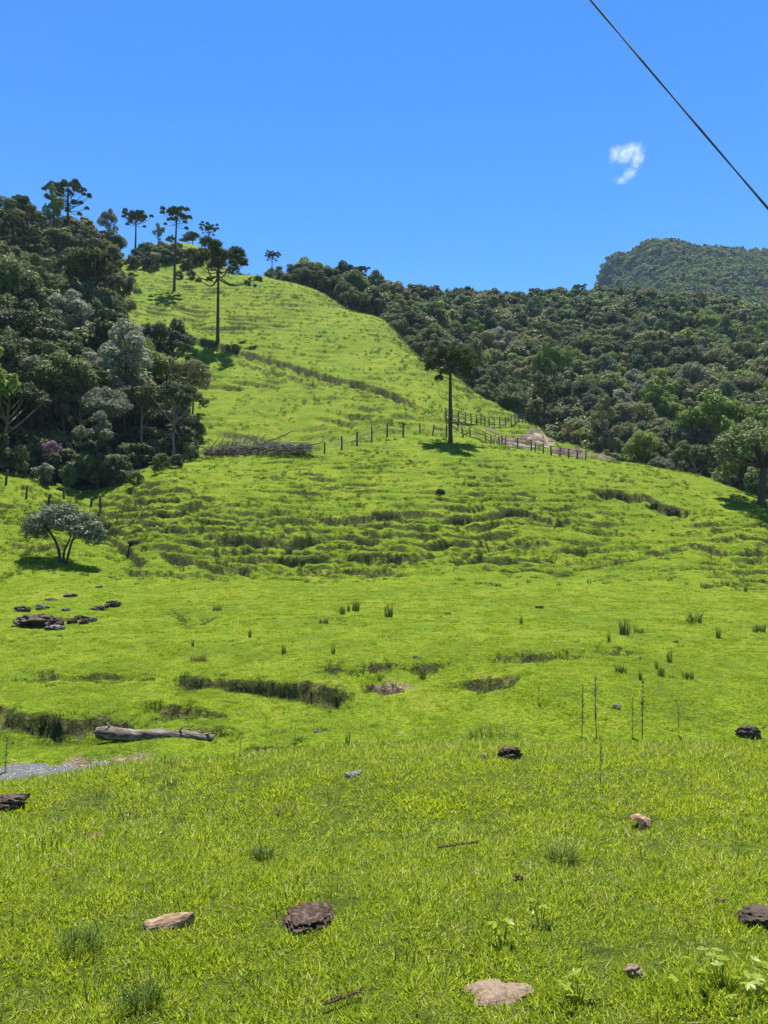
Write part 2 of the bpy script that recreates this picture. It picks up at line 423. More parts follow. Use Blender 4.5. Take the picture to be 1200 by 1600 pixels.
def leaf_mat(name, dark, mid, light, vary=0.5, trans=0.3, spec=0.16, rough=0.58):
    m, nt, b = mat(name)
    geo = nt.nodes.new('ShaderNodeNewGeometry'); oi = nt.nodes.new('ShaderNodeObjectInfo')
    f = mathn(nt, 'MULTIPLY_ADD', geo.outputs['Random Per Island'], 1 - vary, mathn(nt, 'MULTIPLY', oi.outputs['Random'], vary))
    c = ramp(nt, f, [(0.08, dark), (0.5, mid), (0.95, light)])
    nt.links.new(c, b.inputs['Base Color']); b.inputs['Roughness'].default_value = rough; b.inputs['Specular IOR Level'].default_value = spec
    tr = nt.nodes.new('ShaderNodeBsdfTranslucent'); nt.links.new(c, tr.inputs['Color'])
    mx = nt.nodes.new('ShaderNodeMixShader'); mx.inputs[0].default_value = trans
    nt.links.new(b.outputs[0], mx.inputs[1]); nt.links.new(tr.outputs[0], mx.inputs[2])
    nt.links.new(mx.outputs[0], nt.nodes['Material Output'].inputs['Surface'])
    return m
M_LEAF = {
    'dark': leaf_mat('dark_leaf', (0.037, 0.060, 0.020), (0.063, 0.092, 0.031), (0.115, 0.149, 0.055)),
    'mid': leaf_mat('mid_leaf', (0.062, 0.099, 0.028), (0.104, 0.154, 0.042), (0.200, 0.244, 0.086)),
    'olive': leaf_mat('olive_leaf', (0.093, 0.105, 0.038), (0.152, 0.161, 0.059), (0.251, 0.248, 0.106)),
    'bright': leaf_mat('bright_leaf', (0.089, 0.144, 0.020), (0.147, 0.213, 0.030), (0.243, 0.306, 0.062)),
    'pale': leaf_mat('pale_leaf', (0.085, 0.110, 0.062), (0.154, 0.181, 0.110), (0.296, 0.324, 0.227)),
    'silver': leaf_mat('silvery_leaf', (0.057, 0.090, 0.042), (0.109, 0.148, 0.077), (0.209, 0.255, 0.153), vary=0.2, spec=0.3, rough=0.45),
    'pink': leaf_mat('pink_blossom', (0.06, 0.07, 0.03), (0.24, 0.10, 0.18), (0.46, 0.24, 0.38), vary=0.15),
    'needle': leaf_mat('araucaria_needle', (0.037, 0.055, 0.017), (0.064, 0.087, 0.028), (0.127, 0.155, 0.053), vary=0.3, trans=0.2),
}

def rough_mat(name, stops, scale, bump_d=0.02, rough=0.9, detail=6, stretch=None, spec=0.2, strength=0.7):
    m, nt, b = mat(name)
    tc = nt.nodes.new('ShaderNodeTexCoord'); v = tc.outputs['Object']
    if stretch:
        mp = nt.nodes.new('ShaderNodeMapping'); mp.inputs['Scale'].default_value = stretch
        nt.links.new(v, mp.inputs[0]); v = mp.outputs[0]
    f = noise(nt, v, scale, detail, 0.65)
    nt.links.new(ramp(nt, f, stops), b.inputs['Base Color'])
    b.inputs['Roughness'].default_value = rough; b.inputs['Specular IOR Level'].default_value = spec
    bump(nt, f, strength, bump_d, b); return m
M_BARK = rough_mat('dark_bark', [(0.3, (0.028, 0.022, 0.017)), (0.7, (0.085, 0.068, 0.052))], 6, 0.05, stretch=(3, 3, 0.6))
M_BARK_P = rough_mat('pale_bark', [(0.3, (0.10, 0.085, 0.065)), (0.7, (0.24, 0.21, 0.17))], 5, 0.04, stretch=(3, 3, 0.6))
M_DEAD = rough_mat('weathered_wood', [(0.3, (0.083, 0.071, 0.060)), (0.7, (0.240, 0.210, 0.176))], 6, 0.03, stretch=(3, 3, 0.7))
M_POST = rough_mat('fence_wood', [(0.3, (0.035, 0.03, 0.025)), (0.7, (0.10, 0.085, 0.07))], 9, 0.01, stretch=(2, 2, 0.4))
M_RAIL = rough_mat('rail_wood', [(0.3, (0.06, 0.05, 0.042)), (0.7, (0.17, 0.145, 0.12))], 9, 0.01)
M_LOG = rough_mat('log_bark', [(0.32, (0.036, 0.024, 0.017)), (0.48, (0.122, 0.094, 0.072)), (0.66, (0.288, 0.252, 0.209))], 5, 0.05, stretch=(0.7, 3, 3), strength=1.0)
M_DUNG = rough_mat('dry_dung', [(0.35, (0.016, 0.010, 0.007)), (0.52, (0.058, 0.037, 0.026)), (0.68, (0.158, 0.108, 0.072))], 34, 0.02, strength=1.0)
M_EARTH = rough_mat('bare_earth', [(0.3, (0.124, 0.087, 0.059)), (0.55, (0.223, 0.164, 0.115)), (0.75, (0.285, 0.223, 0.167))], 42, 0.02, strength=1.0)
M_CLOD = rough_mat('dark_clod', [(0.3, (0.026, 0.019, 0.015)), (0.55, (0.075, 0.056, 0.041)), (0.75, (0.180, 0.146, 0.116))], 9, 0.05, strength=1.0)
M_ROCK = rough_mat('pale_stone', [(0.3, (0.072, 0.064, 0.054)), (0.7, (0.208, 0.192, 0.168))], 6, 0.04)
M_PBARK = rough_mat('broken_bark', [(0.3, (0.068, 0.037, 0.020)), (0.5, (0.204, 0.129, 0.075)), (0.7, (0.374, 0.272, 0.184))], 14, 0.012, stretch=(0.6, 4, 4))
M_STRAW = rough_mat('dead_twig', [(0.3, (0.05, 0.028, 0.018)), (0.7, (0.17, 0.10, 0.06))], 30, 0.006)
M_ROAD = rough_mat('road_dirt', [(0.3, (0.13, 0.10, 0.07)), (0.7, (0.25, 0.20, 0.15))], 0.8, 0.05)
M_CUT = rough_mat('cut_earth', [(0.3, (0.055, 0.036, 0.028)), (0.7, (0.15, 0.105, 0.082))], 1.6, 0.15)
M_WIRE, _nt, _b = mat('fence_wire'); _b.inputs['Base Color'].default_value = (0.16, 0.15, 0.14, 1); _b.inputs['Metallic'].default_value = 0.6; _b.inputs['Roughness'].default_value = 0.6
M_CABLE, _nt, _b = mat('cable_sheath'); _b.inputs['Base Color'].default_value = (0.03, 0.032, 0.036, 1); _b.inputs['Roughness'].default_value = 0.55

def water_mat():
    m, nt, b = mat('stream_water')
    geo = nt.nodes.new('ShaderNodeNewGeometry')
    b.inputs['Base Color'].default_value = (0.12, 0.12, 0.115, 1); b.inputs['Roughness'].default_value = 0.14; b.inputs['IOR'].default_value = 1.33
    mp = nt.nodes.new('ShaderNodeMapping'); mp.inputs['Scale'].default_value = (1.0, 1.6, 1.0); nt.links.new(geo.outputs['Position'], mp.inputs[0])
    f = noise(nt, mp.outputs[0], 7, 4, 0.65); bump(nt, f, 0.7, 0.2, b); return m
M_WATER = water_mat()

# ------------------------------------------------------------------ mesh helpers
def mesh_np(name, V, F, smooth=True, materials=(), mi=None):
    """mesh from numpy verts and a list of (k-gon index arrays)"""
    me = bpy.data.meshes.new(name)
    V = np.asarray(V, np.float32)
    if isinstance(F, np.ndarray): F = [F]
    F = [np.asarray(f, np.int32) for f in F if len(f)]
    me.vertices.add(len(V)); me.vertices.foreach_set('co', V.ravel())
    tot = sum(f.size for f in F); cnt = sum(len(f) for f in F)
    me.loops.add(tot); me.loops.foreach_set('vertex_index', np.concatenate([f.ravel() for f in F]))
    me.polygons.add(cnt)
    st = []; o = 0
    for f in F:
        st.append(o + np.arange(len(f)) * f.shape[1]); o += f.size
    me.polygons.foreach_set('loop_start', np.concatenate(st).astype(np.int32))
    for mm in materials: me.materials.append(mm)
    if mi is not None: me.polygons.foreach_set('material_index', np.asarray(mi, np.int32))
    me.polygons.foreach_set('use_smooth', np.full(cnt, smooth))
    me.update(calc_edges=True); me.validate()
    return me

def ob(name, me, parent=None, loc=None, label=None, cat=None, group=None, kind=None):
    o = bpy.data.objects.new(name, me); COL.objects.link(o)
    if parent: o.parent = parent
    if loc is not None: o.location = loc
    if label: o['label'] = label
    if cat: o['category'] = cat
    if group: o['group'] = group
    if kind: o['kind'] = kind
    return o

def tube(path, radii, seg=7, cap=True):
    path = np.asarray(path, float); radii = np.asarray(radii, float)
    m = len(path); V = []; 
    tan = np.gradient(path, axis=0); tan /= np.linalg.norm(tan, axis=1)[:, None] + 1e-9
    ref = np.array([1.0, 0.02, 0.01]) if abs(tan[0][0]) < 0.8 else np.array([0.01, 1.0, 0.02])
    a = np.arange(seg) / seg * 2 * math.pi
    for i in range(m):
        t = tan[i]; u = np.cross(t, ref); u /= np.linalg.norm(u); w = np.cross(t, u)
        V.append(path[i] + radii[i] * (np.cos(a)[:, None] * u + np.sin(a)[:, None] * w))
    V = np.concatenate(V)
    i = np.arange(m - 1)[:, None] * seg; k = np.arange(seg)[None]; k2 = (k + 1) % seg
    Q = np.stack([i + k, i + k2, i + seg + k2, i + seg + k], -1).reshape(-1, 4)
    T = np.zeros((0, 3), int)
    if cap:
        V = np.concatenate([V, path[:1], path[-1:]]); c0 = m * seg
        kk = np.arange(seg); T = np.concatenate([np.stack([(kk + 1) % seg, kk, np.full(seg, c0)], 1), np.stack([(m - 1) * seg + kk, (m - 1) * seg + (kk + 1) % seg, np.full(seg, c0 + 1)], 1)])
    return V, Q, T

class MB:
    def __init__(s): s.V = []; s.Q = []; s.T = []; s.mq = []; s.mt = []; s.n = 0
    def add(s, V, Q=None, T=None, mi=0):
        V = np.asarray(V, float); s.V.append(V)
        if Q is not None and len(Q): s.Q.append(np.asarray(Q) + s.n); s.mq += [mi] * len(Q)
        if T is not None and len(T): s.T.append(np.asarray(T) + s.n); s.mt += [mi] * len(T)
        s.n += len(V); return s
    def tube(s, path, radii, seg=7, mi=0):
        V, Q, T = tube(path, radii, seg); return s.add(V, Q, T, mi)
    def mesh(s, name, mats, smooth=True):
        F = []
        if s.Q: F.append(np.concatenate(s.Q))
        if s.T: F.append(np.concatenate(s.T))
        return mesh_np(name, np.concatenate(s.V), F, smooth, mats, s.mq + s.mt)

def empty(name, loc, rz=0.0, label=None, cat=None, group=None):
    o = bpy.data.objects.new(name, None); COL.objects.link(o); o.empty_display_size = 0.3
    o.location = loc; o.rotation_euler = (0, 0, rz)
    if label: o['label'] = label
    if cat: o['category'] = cat
    if group: o['group'] = group
    return o

# ------------------------------------------------------------------ the ground, one sheet cut into its named stretches
def build_ground():
    rows = np.concatenate([np.linspace(0.15, 2.0, 12, endpoint=False), np.arange(2.0, 8.4, 0.08), np.arange(8.4, 13, 0.12), np.arange(13, 24, 0.075), np.arange(24, 50, 0.15),
                           np.arange(50, 90, 0.15), np.arange(90, 185, 0.33), np.exp(np.linspace(math.log(185), math.log(1100), 130)), np.exp(np.linspace(math.log(1160), math.log(9000), 16))])
    fine = np.linspace(-0.56, 0.56, 520)
    left = -0.56 - np.cumsum(np.linspace(0.004, 0.12, 44)); left = left[left > -math.pi]
    right = 0.56 + np.cumsum(np.linspace(0.004, 0.12, 44)); right = right[right < math.pi]
    th = np.concatenate([left[::-1], fine, right])
    nr, nt_ = len(rows), len(th)
    TH, RR = np.meshgrid(th, rows)
    X = (RR * np.sin(TH)).ravel(); Y = (RR * np.cos(TH)).ravel()
    Z = np.empty_like(X); SO = np.empty_like(X)
    for i in range(0, len(X), 150000):
        Z[i:i + 150000], SO[i:i + 150000] = height(X[i:i + 150000], Y[i:i + 150000], True)
    rr = RR.ravel()
    flit = (inside(X, Y, FOREST_L) | inside(X, Y, FOREST_R) | (rr > 330)).astype(float)
    # sandy margin of the stream
    pa, pb = STREAM_PTS[0], STREAM_PTS[-1]
    s, t, tot = poly_sd(X, Y, STREAM_PTS)
    sand = (1 - sstep(0.15, 0.5, np.abs(s - 0.25) + 0.6 * fbm(X / 0.8, Y / 0.8, 3, 91))) * sstep(0.4, 0.6, t / tot) * (1 - sstep(0.85, 0.97, t / tot))
    sp = at(610, 1079); sand = np.maximum(sand, 0.9 * (1 - sstep(0.2, 0.45, np.hypot((X - sp.x) / 1.6, Y - sp.y) + 0.2 * gnoise(X / 0.3, Y / 0.3, 92))))
    idx = np.arange(nr * nt_).reshape(nr, nt_)
    Q = np.stack([idx[:-1, :-1], idx[1:, :-1], idx[1:, 1:], idx[:-1, 1:]], -1).reshape(-1, 4)
    Q = np.concatenate([Q, np.stack([idx[:-1, -1], idx[1:, -1], idx[1:, 0], idx[:-1, 0]], -1)])
    cen = np.stack([X, Y], 1)[Q].mean(1); rc = np.hypot(cen[:, 0], cen[:, 1])
    front = np.abs(np.arctan2(cen[:, 0], cen[:, 1])) < 1.2
    wood = inside(cen[:, 0], cen[:, 1], FOREST_L) | inside(cen[:, 0], cen[:, 1], FOREST_R)
    cls = np.select([rc < 7.6, ~front, wood, rc < 50.5, rc < 86, rc < 200, rc < 360], [0, 0, 4, 1, 2, 3, 4], 5)
    V = np.stack([X, Y, Z], 1)
    for k, nm in enumerate(('meadow', 'valley_floor', 'grassy_knoll', 'grassy_hillside', 'wooded_hills', 'mountain')):
        f = Q[cls == k]
        if not len(f): continue
        u, inv = np.unique(f, return_inverse=True)
        me = mesh_np(nm, V[u], inv.reshape(-1, 4)[:, ::-1], True, [M_TURF])
        for an, arr in (('soil', SO), ('litter', flit), ('sand', sand), ('thatch', (rr < 9) * 0.75)):
            at_ = me.attributes.new(an, 'FLOAT', 'POINT'); at_.data.foreach_set('value', arr[u].astype(np.float32))
        ob(nm, me, kind='structure')

build_ground()

# ------------------------------------------------------------------ stream
def build_stream():
    pts = STREAM_PTS; ns, nw = 260, 21
    k = np.linspace(0, len(pts) - 1, ns); p = np.stack([np.interp(k, np.arange(len(pts)), pts[:, i]) for i in (0, 1)], 1)
    zb = base_h(pts[:, 0], pts[:, 1]) - 0.03; zl = zb; zz = np.interp(k, np.arange(len(pts)), zl)
    d = np.gradient(p, axis=0); d /= np.linalg.norm(d, axis=1)[:, None]; nrm = np.stack([-d[:, 1], d[:, 0]], 1)
    wd = 0.62 * (1 - sstep(0.62, 0.8, k / k[-1])) + 0.02; V = []
    for o in np.linspace(-1, 1, nw):
        xy = p + nrm * (o * wd)[:, None]
        V.append(np.column_stack([xy, zz + 0.085 * fbm(xy[:, 0] / 0.5, xy[:, 1] / 0.22, 3, 97)]))
    V = np.stack(V, 1).reshape(-1, 3)
    i = np.arange(ns - 1)[:, None] * nw; j = np.arange(nw - 1)[None]
    Q = np.stack([i + j, i + j + nw, i + j + nw + 1, i + j + 1], -1).reshape(-1, 4)
    ob('stream', mesh_np('stream', V, Q[:, ::-1], True, [M_WATER]), kind='structure')
build_stream()

# ------------------------------------------------------------------ dirt road and its cut banks beyond the knoll
def strip(name, pxs, width, m, lift=0.05, kind='structure', ns=50, nw=7):
    pts = np.array([march(px, py, height) for px, py in pxs]); k = np.linspace(0, len(pts) - 1, ns)
    p = np.stack([np.interp(k, np.arange(len(pts)), pts[:, i]) for i in (0, 1)], 1)
    for _ in range(3): p[1:-1] = (p[:-2] + p[1:-1] * 2 + p[2:]) / 4
    d = np.gradient(p, axis=0); d /= np.linalg.norm(d, axis=1)[:, None]; nrm = np.stack([-d[:, 1], d[:, 0]], 1)
    V = []
    for q in range(nw):
        o = q / (nw - 1) * 2 - 1
        ww = np.interp(np.linspace(0, 1, ns), np.linspace(0, 1, len(width)), width) * (1 + 0.25 * gnoise(k * 1.7 + 9 * (o > 0), k * 0 + 3.1, 5))
        xy = p + nrm * (o * ww / 2)[:, None]
        V.append(np.column_stack([xy, height(xy[:, 0], xy[:, 1]) + lift]))
    V = np.stack(V, 1).reshape(-1, 3)
    i = np.arange(ns - 1)[:, None] * nw; j = np.arange(nw - 1)[None]
    Q = np.stack([i + j, i + j + nw, i + j + nw + 1, i + j + 1], -1).reshape(-1, 4)
    return ob(name, mesh_np(name, V, Q[:, ::-1], True, [m]), kind=kind)
strip('dirt_road', [(788, 696), (815, 694), (850, 692), (885, 691)], [2.5, 3.4, 3.0, 1.2], M_ROAD)
strip('earth_bank', [(775, 689), (800, 688), (830, 686.5), (855, 684.5), (866, 682)], [0.8, 2.8, 3.0, 4.2, 1.6], M_CUT, 0.07)
strip('dirt_road', [(862, 705), (890, 710), (920, 716), (950, 719), (962, 720)], [1.0, 2.6, 3.2, 3.0, 1.0], M_CUT, 0.06)
strip('earth_bank', [(757, 667), (768, 673), (778, 679)], [0.6, 1.8, 0.8], M_CUT, 0.07)

# ------------------------------------------------------------------ grass
def blades(nb, rad, h, w, seed, lean=0.5, segs=2, mt=None, name='grass_clump'):
    g = np.random.default_rng(seed)
    V = []; Q = []; T = []; o = 0
    for b in range(nb):
        a = g.uniform(0, 2 * math.pi); rr = rad * math.sqrt(g.uniform()); hh = h * g.uniform(0.55, 1.15); ww = w * g.uniform(0.7, 1.2)
        la = a + g.normal(0, 1.0); ln = lean * g.uniform(0.15, 1.2); fa = la + math.pi / 2 + g.normal(0, 0.5)
        px, py = rr * math.cos(a), rr * math.sin(a)
        for s in range(segs + 1):
            t = s / segs; c = ln * t * t * hh; z = hh * t * (1 - 0.25 * ln * t)
            cx, cy = px + math.cos(la) * c, py + math.sin(la) * c
            wx, wy = math.cos(fa) * ww / 2 * (1 - t * 0.75), math.sin(fa) * ww / 2 * (1 - t * 0.75)
            if s < segs: V += [(cx - wx, cy - wy, z - 0.012), (cx + wx, cy + wy, z - 0.012)]
            else: V.append((cx, cy, z))
        for s in range(segs - 1): Q.append((o + 2 * s, o + 2 * s + 1, o + 2 * s + 3, o + 2 * s + 2))
        T.append((o + 2 * segs - 2, o + 2 * segs - 1, o + 2 * segs)); o += 2 * segs + 1
    F = ([np.array(Q)] if Q else []) + [np.array(T)]
    return mesh_np(name, np.array(V), F, False, [mt])

def scatter(name, protos, P, rot, scale, idx, label, cat, kind='stuff'):
    """one object: points that carry copies of the given meshes"""
    me = bpy.data.meshes.new(name); me.vertices.add(len(P)); me.vertices.foreach_set('co', np.asarray(P, np.float32).ravel())
    a = me.attributes.new('turn', 'FLOAT_VECTOR', 'POINT'); a.data.foreach_set('vector', np.asarray(rot, np.float32).ravel())
    a = me.attributes.new('size', 'FLOAT', 'POINT'); a.data.foreach_set('value', np.asarray(scale, np.float32))
    a = me.attributes.new('pick', 'INT', 'POINT'); a.data.foreach_set('value', np.asarray(idx, np.int32))
    o = ob(name, me, label=label, cat=cat, kind=kind)
    ng = bpy.data.node_groups.new(name, 'GeometryNodeTree')
    ng.interface.new_socket('Geometry', in_out='INPUT', socket_type='NodeSocketGeometry'); ng.interface.new_socket('Geometry', in_out='OUTPUT', socket_type='NodeSocketGeometry')
    N = ng.nodes; L = ng.links
    gi = N.new('NodeGroupInput'); go = N.new('NodeGroupOutput'); ip = N.new('GeometryNodeInstanceOnPoints'); jn = N.new('GeometryNodeJoinGeometry')
    for pm in reversed(protos):
        po = bpy.data.objects.new(pm.name, pm)
        oi = N.new('GeometryNodeObjectInfo'); oi.inputs['Object'].default_value = po; oi.inputs['As Instance'].default_value = True
        L.new(oi.outputs['Geometry'], jn.inputs[0])
    def na(nm, ty):
        q = N.new('GeometryNodeInputNamedAttribute'); q.data_type = ty; q.inputs['Name'].default_value = nm; return q.outputs['Attribute']
    L.new(gi.outputs[0], ip.inputs['Points']); L.new(jn.outputs[0], ip.inputs['Instance']); ip.inputs['Pick Instance'].default_value = True
    L.new(na('pick', 'INT'), ip.inputs['Instance Index'])
    L.new(na('turn', 'FLOAT_VECTOR'), ip.inputs['Rotation']); L.new(na('size', 'FLOAT'), ip.inputs['Scale'])
    L.new(ip.outputs[0], go.inputs[0])
    md = o.modifiers.new('scatter', 'NODES'); md.node_group = ng
    return o

def fan(r0, r1, dens, half=0.57):
    n_ = int(half * (r1 * r1 - r0 * r0) * dens)
    r = np.sqrt(RNG.uniform(r0 * r0, r1 * r1, n_)); t = RNG.uniform(-half, half, n_)
    return r * np.sin(t), r * np.cos(t)

def slope_rot(x, y, amt=1.0, e=0.3):
    z = height(x, y); zx = (height(x + e, y) - z) / e; zy = (height(x, y + e) - z) / e
    return z, np.stack([np.arctan(zy) * amt, -np.arctan(zx) * amt, np.zeros_like(z)], 1)

PROT = [blades(18, 0.06, 0.033, 0.0105, 1, 1.4, 3, M_BLADE), blades(18, 0.065, 0.029, 0.0115, 2, 1.6, 3, M_BLADE), blades(15, 0.055, 0.039, 0.0090, 3, 1.1, 3, M_BLADE),
        blades(34, 0.16, 0.085, 0.014, 4, 0.8, 2, M_BLADE_FAR), blades(34, 0.17, 0.07, 0.015, 5, 1.0, 2, M_BLADE_FAR),
        blades(46, 0.32, 0.12, 0.026, 6, 0.8, 2, M_BLADE_FAR), blades(46, 0.34, 0.10, 0.028, 7, 1.0, 2, M_BLADE_FAR),
        blades(50, 0.5, 0.2, 0.05, 8, 0.8, 2, M_BLADE_FAR), blades(9, 0.07, 0.05, 0.006, 9, 2.6, 3, M_DRYGRASS, 'dry_grass'), blades(16, 0.12, 0.07, 0.016, 10, 2.4, 3, M_DRYGRASS, 'dry_grass')]
def turf():
    PP = []; RO = []; SS = []; II = []
    for r0, r1, dens, ids, sc in ((2.2, 5.0, 1150, (0, 1, 2), (0.7, 1.2)), (5.0, 8.6, 540, (0, 1, 2), (0.9, 1.4)), (2.2, 8.6, 60, (8,), (0.35, 0.9)), (8.6, 50, 1.6, (9,), (0.4, 1.1)), (8.6, 26, 55, (3, 4), (0.25, 0.75)), (26, 52, 18, (3, 4, 5), (0.3, 0.8)), (52, 88, 7.0, (3, 4, 5), (0.5, 1.0)), (88, 190, 1.1, (5, 6), (0.7, 1.3))):
        x, y = fan(r0, r1, dens)
        z, so_ = height(x, y, True)
        k = (so_ < 0.35) & ~inside(x, y, FOREST_L) & ~inside(x, y, FOREST_R)
        sd, tt, tot = poly_sd(x, y, STREAM_PTS); k &= np.abs(sd) > 0.62
        cl = fbm(x / (0.25 + r0 * 0.05), y / (0.25 + r0 * 0.05), 2, 101)
        k &= RNG.uniform(0, 1, len(x)) < (0.85 + 0.6 * cl)
        for hx, hy, hr in BARE: k &= np.hypot(x - hx, y - hy) > hr
        x, y, cl = x[k], y[k], cl[k]
        z, ro = slope_rot(x, y, 0.6)
        st = np.hypot(np.tan(ro[:, 0] / 0.6), np.tan(ro[:, 1] / 0.6)) < (0.62 + 0.2 * cl) + 0.33 * (r0 > 80)
        x, y, z, ro, cl = x[st], y[st], z[st], ro[st], cl[st]
        ro[:, 2] = RNG.uniform(0, 6.28, len(x))
        PP.append(np.stack([x, y, z - 0.004], 1)); RO.append(ro); SS.append(RNG.uniform(*sc, len(x)) * (1 + 0.5 * np.clip(cl, -0.5, 0.6))); II.append(RNG.choice(ids, len(x)))
    scatter('grass', PROT, np.concatenate(PP), np.concatenate(RO), np.concatenate(SS), np.concatenate(II), 'short bright green grass covering the meadow and hills', 'grass')
_bp = at(778, 1550)
BARE = [(_bp.x, _bp.y, 0.085), (_bp.x - 0.06, _bp.y + 0.015, 0.06), (_bp.x + 0.07, _bp.y + 0.02, 0.06)]
_c1 = at(482, 1434); BARE.append((_c1.x, _c1.y, 0.085))
turf()

TUS = [blades(40, 0.26, 0.26, 0.035, 21, 0.9, 2, M_TUSSOCK, 'tussock'), blades(40, 0.34, 0.2, 0.045, 22, 1.1, 2, M_TUSSOCK, 'tussock'), blades(26, 0.18, 0.36, 0.03, 23, 0.6, 2, M_TUSSOCK, 'tussock'), blades(12, 0.09, 0.1, 0.009, 24, 0.7, 2, M_TUSSOCK, 'tussock')]
def tussocks():
    PP = []; RO = []; SS = []; II = []
    for r0, r1, dens, thr, sc, ids in ((2.4, 8.4, 9, 0.12, (0.6, 1.1), (3,)), (13, 50, 3.0, 0.16, (0.12, 0.45), (0, 1)), (50, 88, 2.0, 0.12, (0.5, 1.1), (0, 1, 2)), (88, 185, 0.9, 0.02, (0.6, 1.5), (0, 1, 2))):
        x, y = fan(r0, r1, dens)
        k = ~inside(x, y, FOREST_L) & ~inside(x, y, FOREST_R)
        f = fbm(x / 5, y / 2.6, 3, 131) + 0.12 * (np.arctan2(x, y) > 0.02) * (y > 95)
        k &= f + RNG.normal(0, 0.1, len(x)) > thr
        x, y = x[k], y[k]; z, ro = slope_rot(x, y, 0.5); ro[:, 2] = RNG.uniform(0, 6.28, len(x))
        PP.append(np.stack([x, y, z - 0.02], 1)); RO.append(ro); SS.append(RNG.uniform(*sc, len(x))); II.append(RNG.choice(ids, len(x)))
    for r0, r1, dens, thr, sc, ids in ((9.5, 50, 7.0, 0.62, (0.25, 0.5), (0, 1, 2)), (50, 88, 11.0, 0.78, (0.4, 0.85), (0, 1, 2)), (88, 185, 2.2, 1.0, (0.6, 1.3), (0, 1, 2))):
        x, y = fan(r0, r1, dens)
        k = ~inside(x, y, FOREST_L) & ~inside(x, y, FOREST_R); x, y = x[k], y[k]
        z, ro = slope_rot(x, y, 1.0, 0.22); st = np.hypot(np.tan(ro[:, 0]), np.tan(ro[:, 1])) + RNG.normal(0, 0.12, len(x)) > thr
        x, y, z, ro = x[st], y[st], z[st], ro[st] * 0.5; ro[:, 2] = RNG.uniform(0, 6.28, len(x))
        PP.append(np.stack([x, y, z - 0.03], 1)); RO.append(ro); SS.append(RNG.uniform(*sc, len(x))); II.append(RNG.choice(ids, len(x)))
    # grass hanging over the eroded steps
    for pts, H, L in SC:
        seg = np.hypot(*np.diff(pts, axis=0).T); acc = np.concatenate([[0], np.cumsum(seg)]); far = pts[:, 1].mean() > 45
        n_ = int(acc[-1] * (22 if not far else 7)); t = RNG.uniform(0, acc[-1], n_)
        x = np.interp(t, acc, pts[:, 0]) + RNG.normal(0, 0.12, n_); y = np.interp(t, acc, pts[:, 1]) + RNG.choice((0.2, 0.3, -0.2 * L, -0.5 * L, -0.9 * L), n_) + RNG.normal(0, 0.25, n_)
        z, ro = slope_rot(x, y, 0.5, 0.22); ro[:, 2] = RNG.uniform(0, 6.28, n_)
        PP.append(np.stack([x, y, z - 0.03], 1)); RO.append(ro); SS.append(RNG.uniform(0.25, 0.7, n_) * (1.0 if far else 0.7)); II.append(RNG.choice((0, 1, 2), n_))
    print('tussocks', sum(len(p) for p in PP))
    scatter('grass_tussocks', TUS, np.concatenate(PP), np.concatenate(RO), np.concatenate(SS), np.concatenate(II), 'darker rough grass tussocks scattered over the slopes', 'grass')
tussocks()

# ------------------------------------------------------------------ broadleaf trees
def unit(v): return v / (np.linalg.norm(v, axis=-1, keepdims=True) + 1e-9)

def make_lobes(kind, g):
    L = []
    if kind == 'round':
        for k in range(17):
            d = unit(g.normal(size=3)); d[2] = abs(d[2]) * 0.9 - 0.18
            L.append((np.array([0, 0, 8.2]) + d * np.array([2.5, 2.5, 2.3]) * g.uniform(0.75, 1.1), g.uniform(0.95, 1.5)))
        L.append((np.array([0, 0, 8.0]), 2.0))
    elif kind == 'umbrella':
        for k in range(20):
            a = k * 2.4 + g.normal(0, 0.3); r = 4.2 * math.sqrt((k + 0.5) / 20) * g.uniform(0.85, 1.1)
            L.append((np.array([r * math.cos(a), r * math.sin(a), 9.3 - 0.075 * r * r + g.normal(0, 0.35)]), g.uniform(0.8, 1.35)))
    elif kind == 'tall':
        for k in range(17):
            z = 5.2 + 6.0 * k / 16; w = 1.9 * math.sin(math.pi * (0.18 + 0.74 * k / 16)); a = k * 2.4 + g.normal(0, 0.4)
            L.append((np.array([w * math.cos(a), w * math.sin(a), z]), g.uniform(0.85, 1.3)))
        L.append((np.array([0, 0, 8.2]), 1.4))
    elif kind == 'tiered':
        for k, (z, w) in enumerate(((6.2, 2.4), (7.8, 2.9), (9.4, 2.3), (10.6, 1.2))):
            for j in range(5):
                a = j * 1.257 + k * 0.7 + g.normal(0, 0.25); r = w * g.uniform(0.55, 1.1)
                L.append((np.array([r * math.cos(a), r * math.sin(a), z + g.normal(0, 0.25)]), g.uniform(0.6, 1.05)))
    elif kind == 'ragged':
        for k in range(15):
            a = g.uniform(0, 6.28); r = g.uniform(0.6, 3.4); z = 9.6 - 0.55 * r + g.normal(0, 0.9)
            L.append((np.array([r * math.cos(a) + 0.5, r * math.sin(a), z]), g.uniform(0.6, 1.35)))
    elif kind == 'bush':
        for k in range(13):
            a = g.uniform(0, 6.28); r = g.uniform(0.2, 1.5); z = g.uniform(0.55, 2.5 - 0.5 * r)
            L.append((np.array([r * math.cos(a), r * math.sin(a), z]), g.uniform(0.5, 0.85)))
    return L

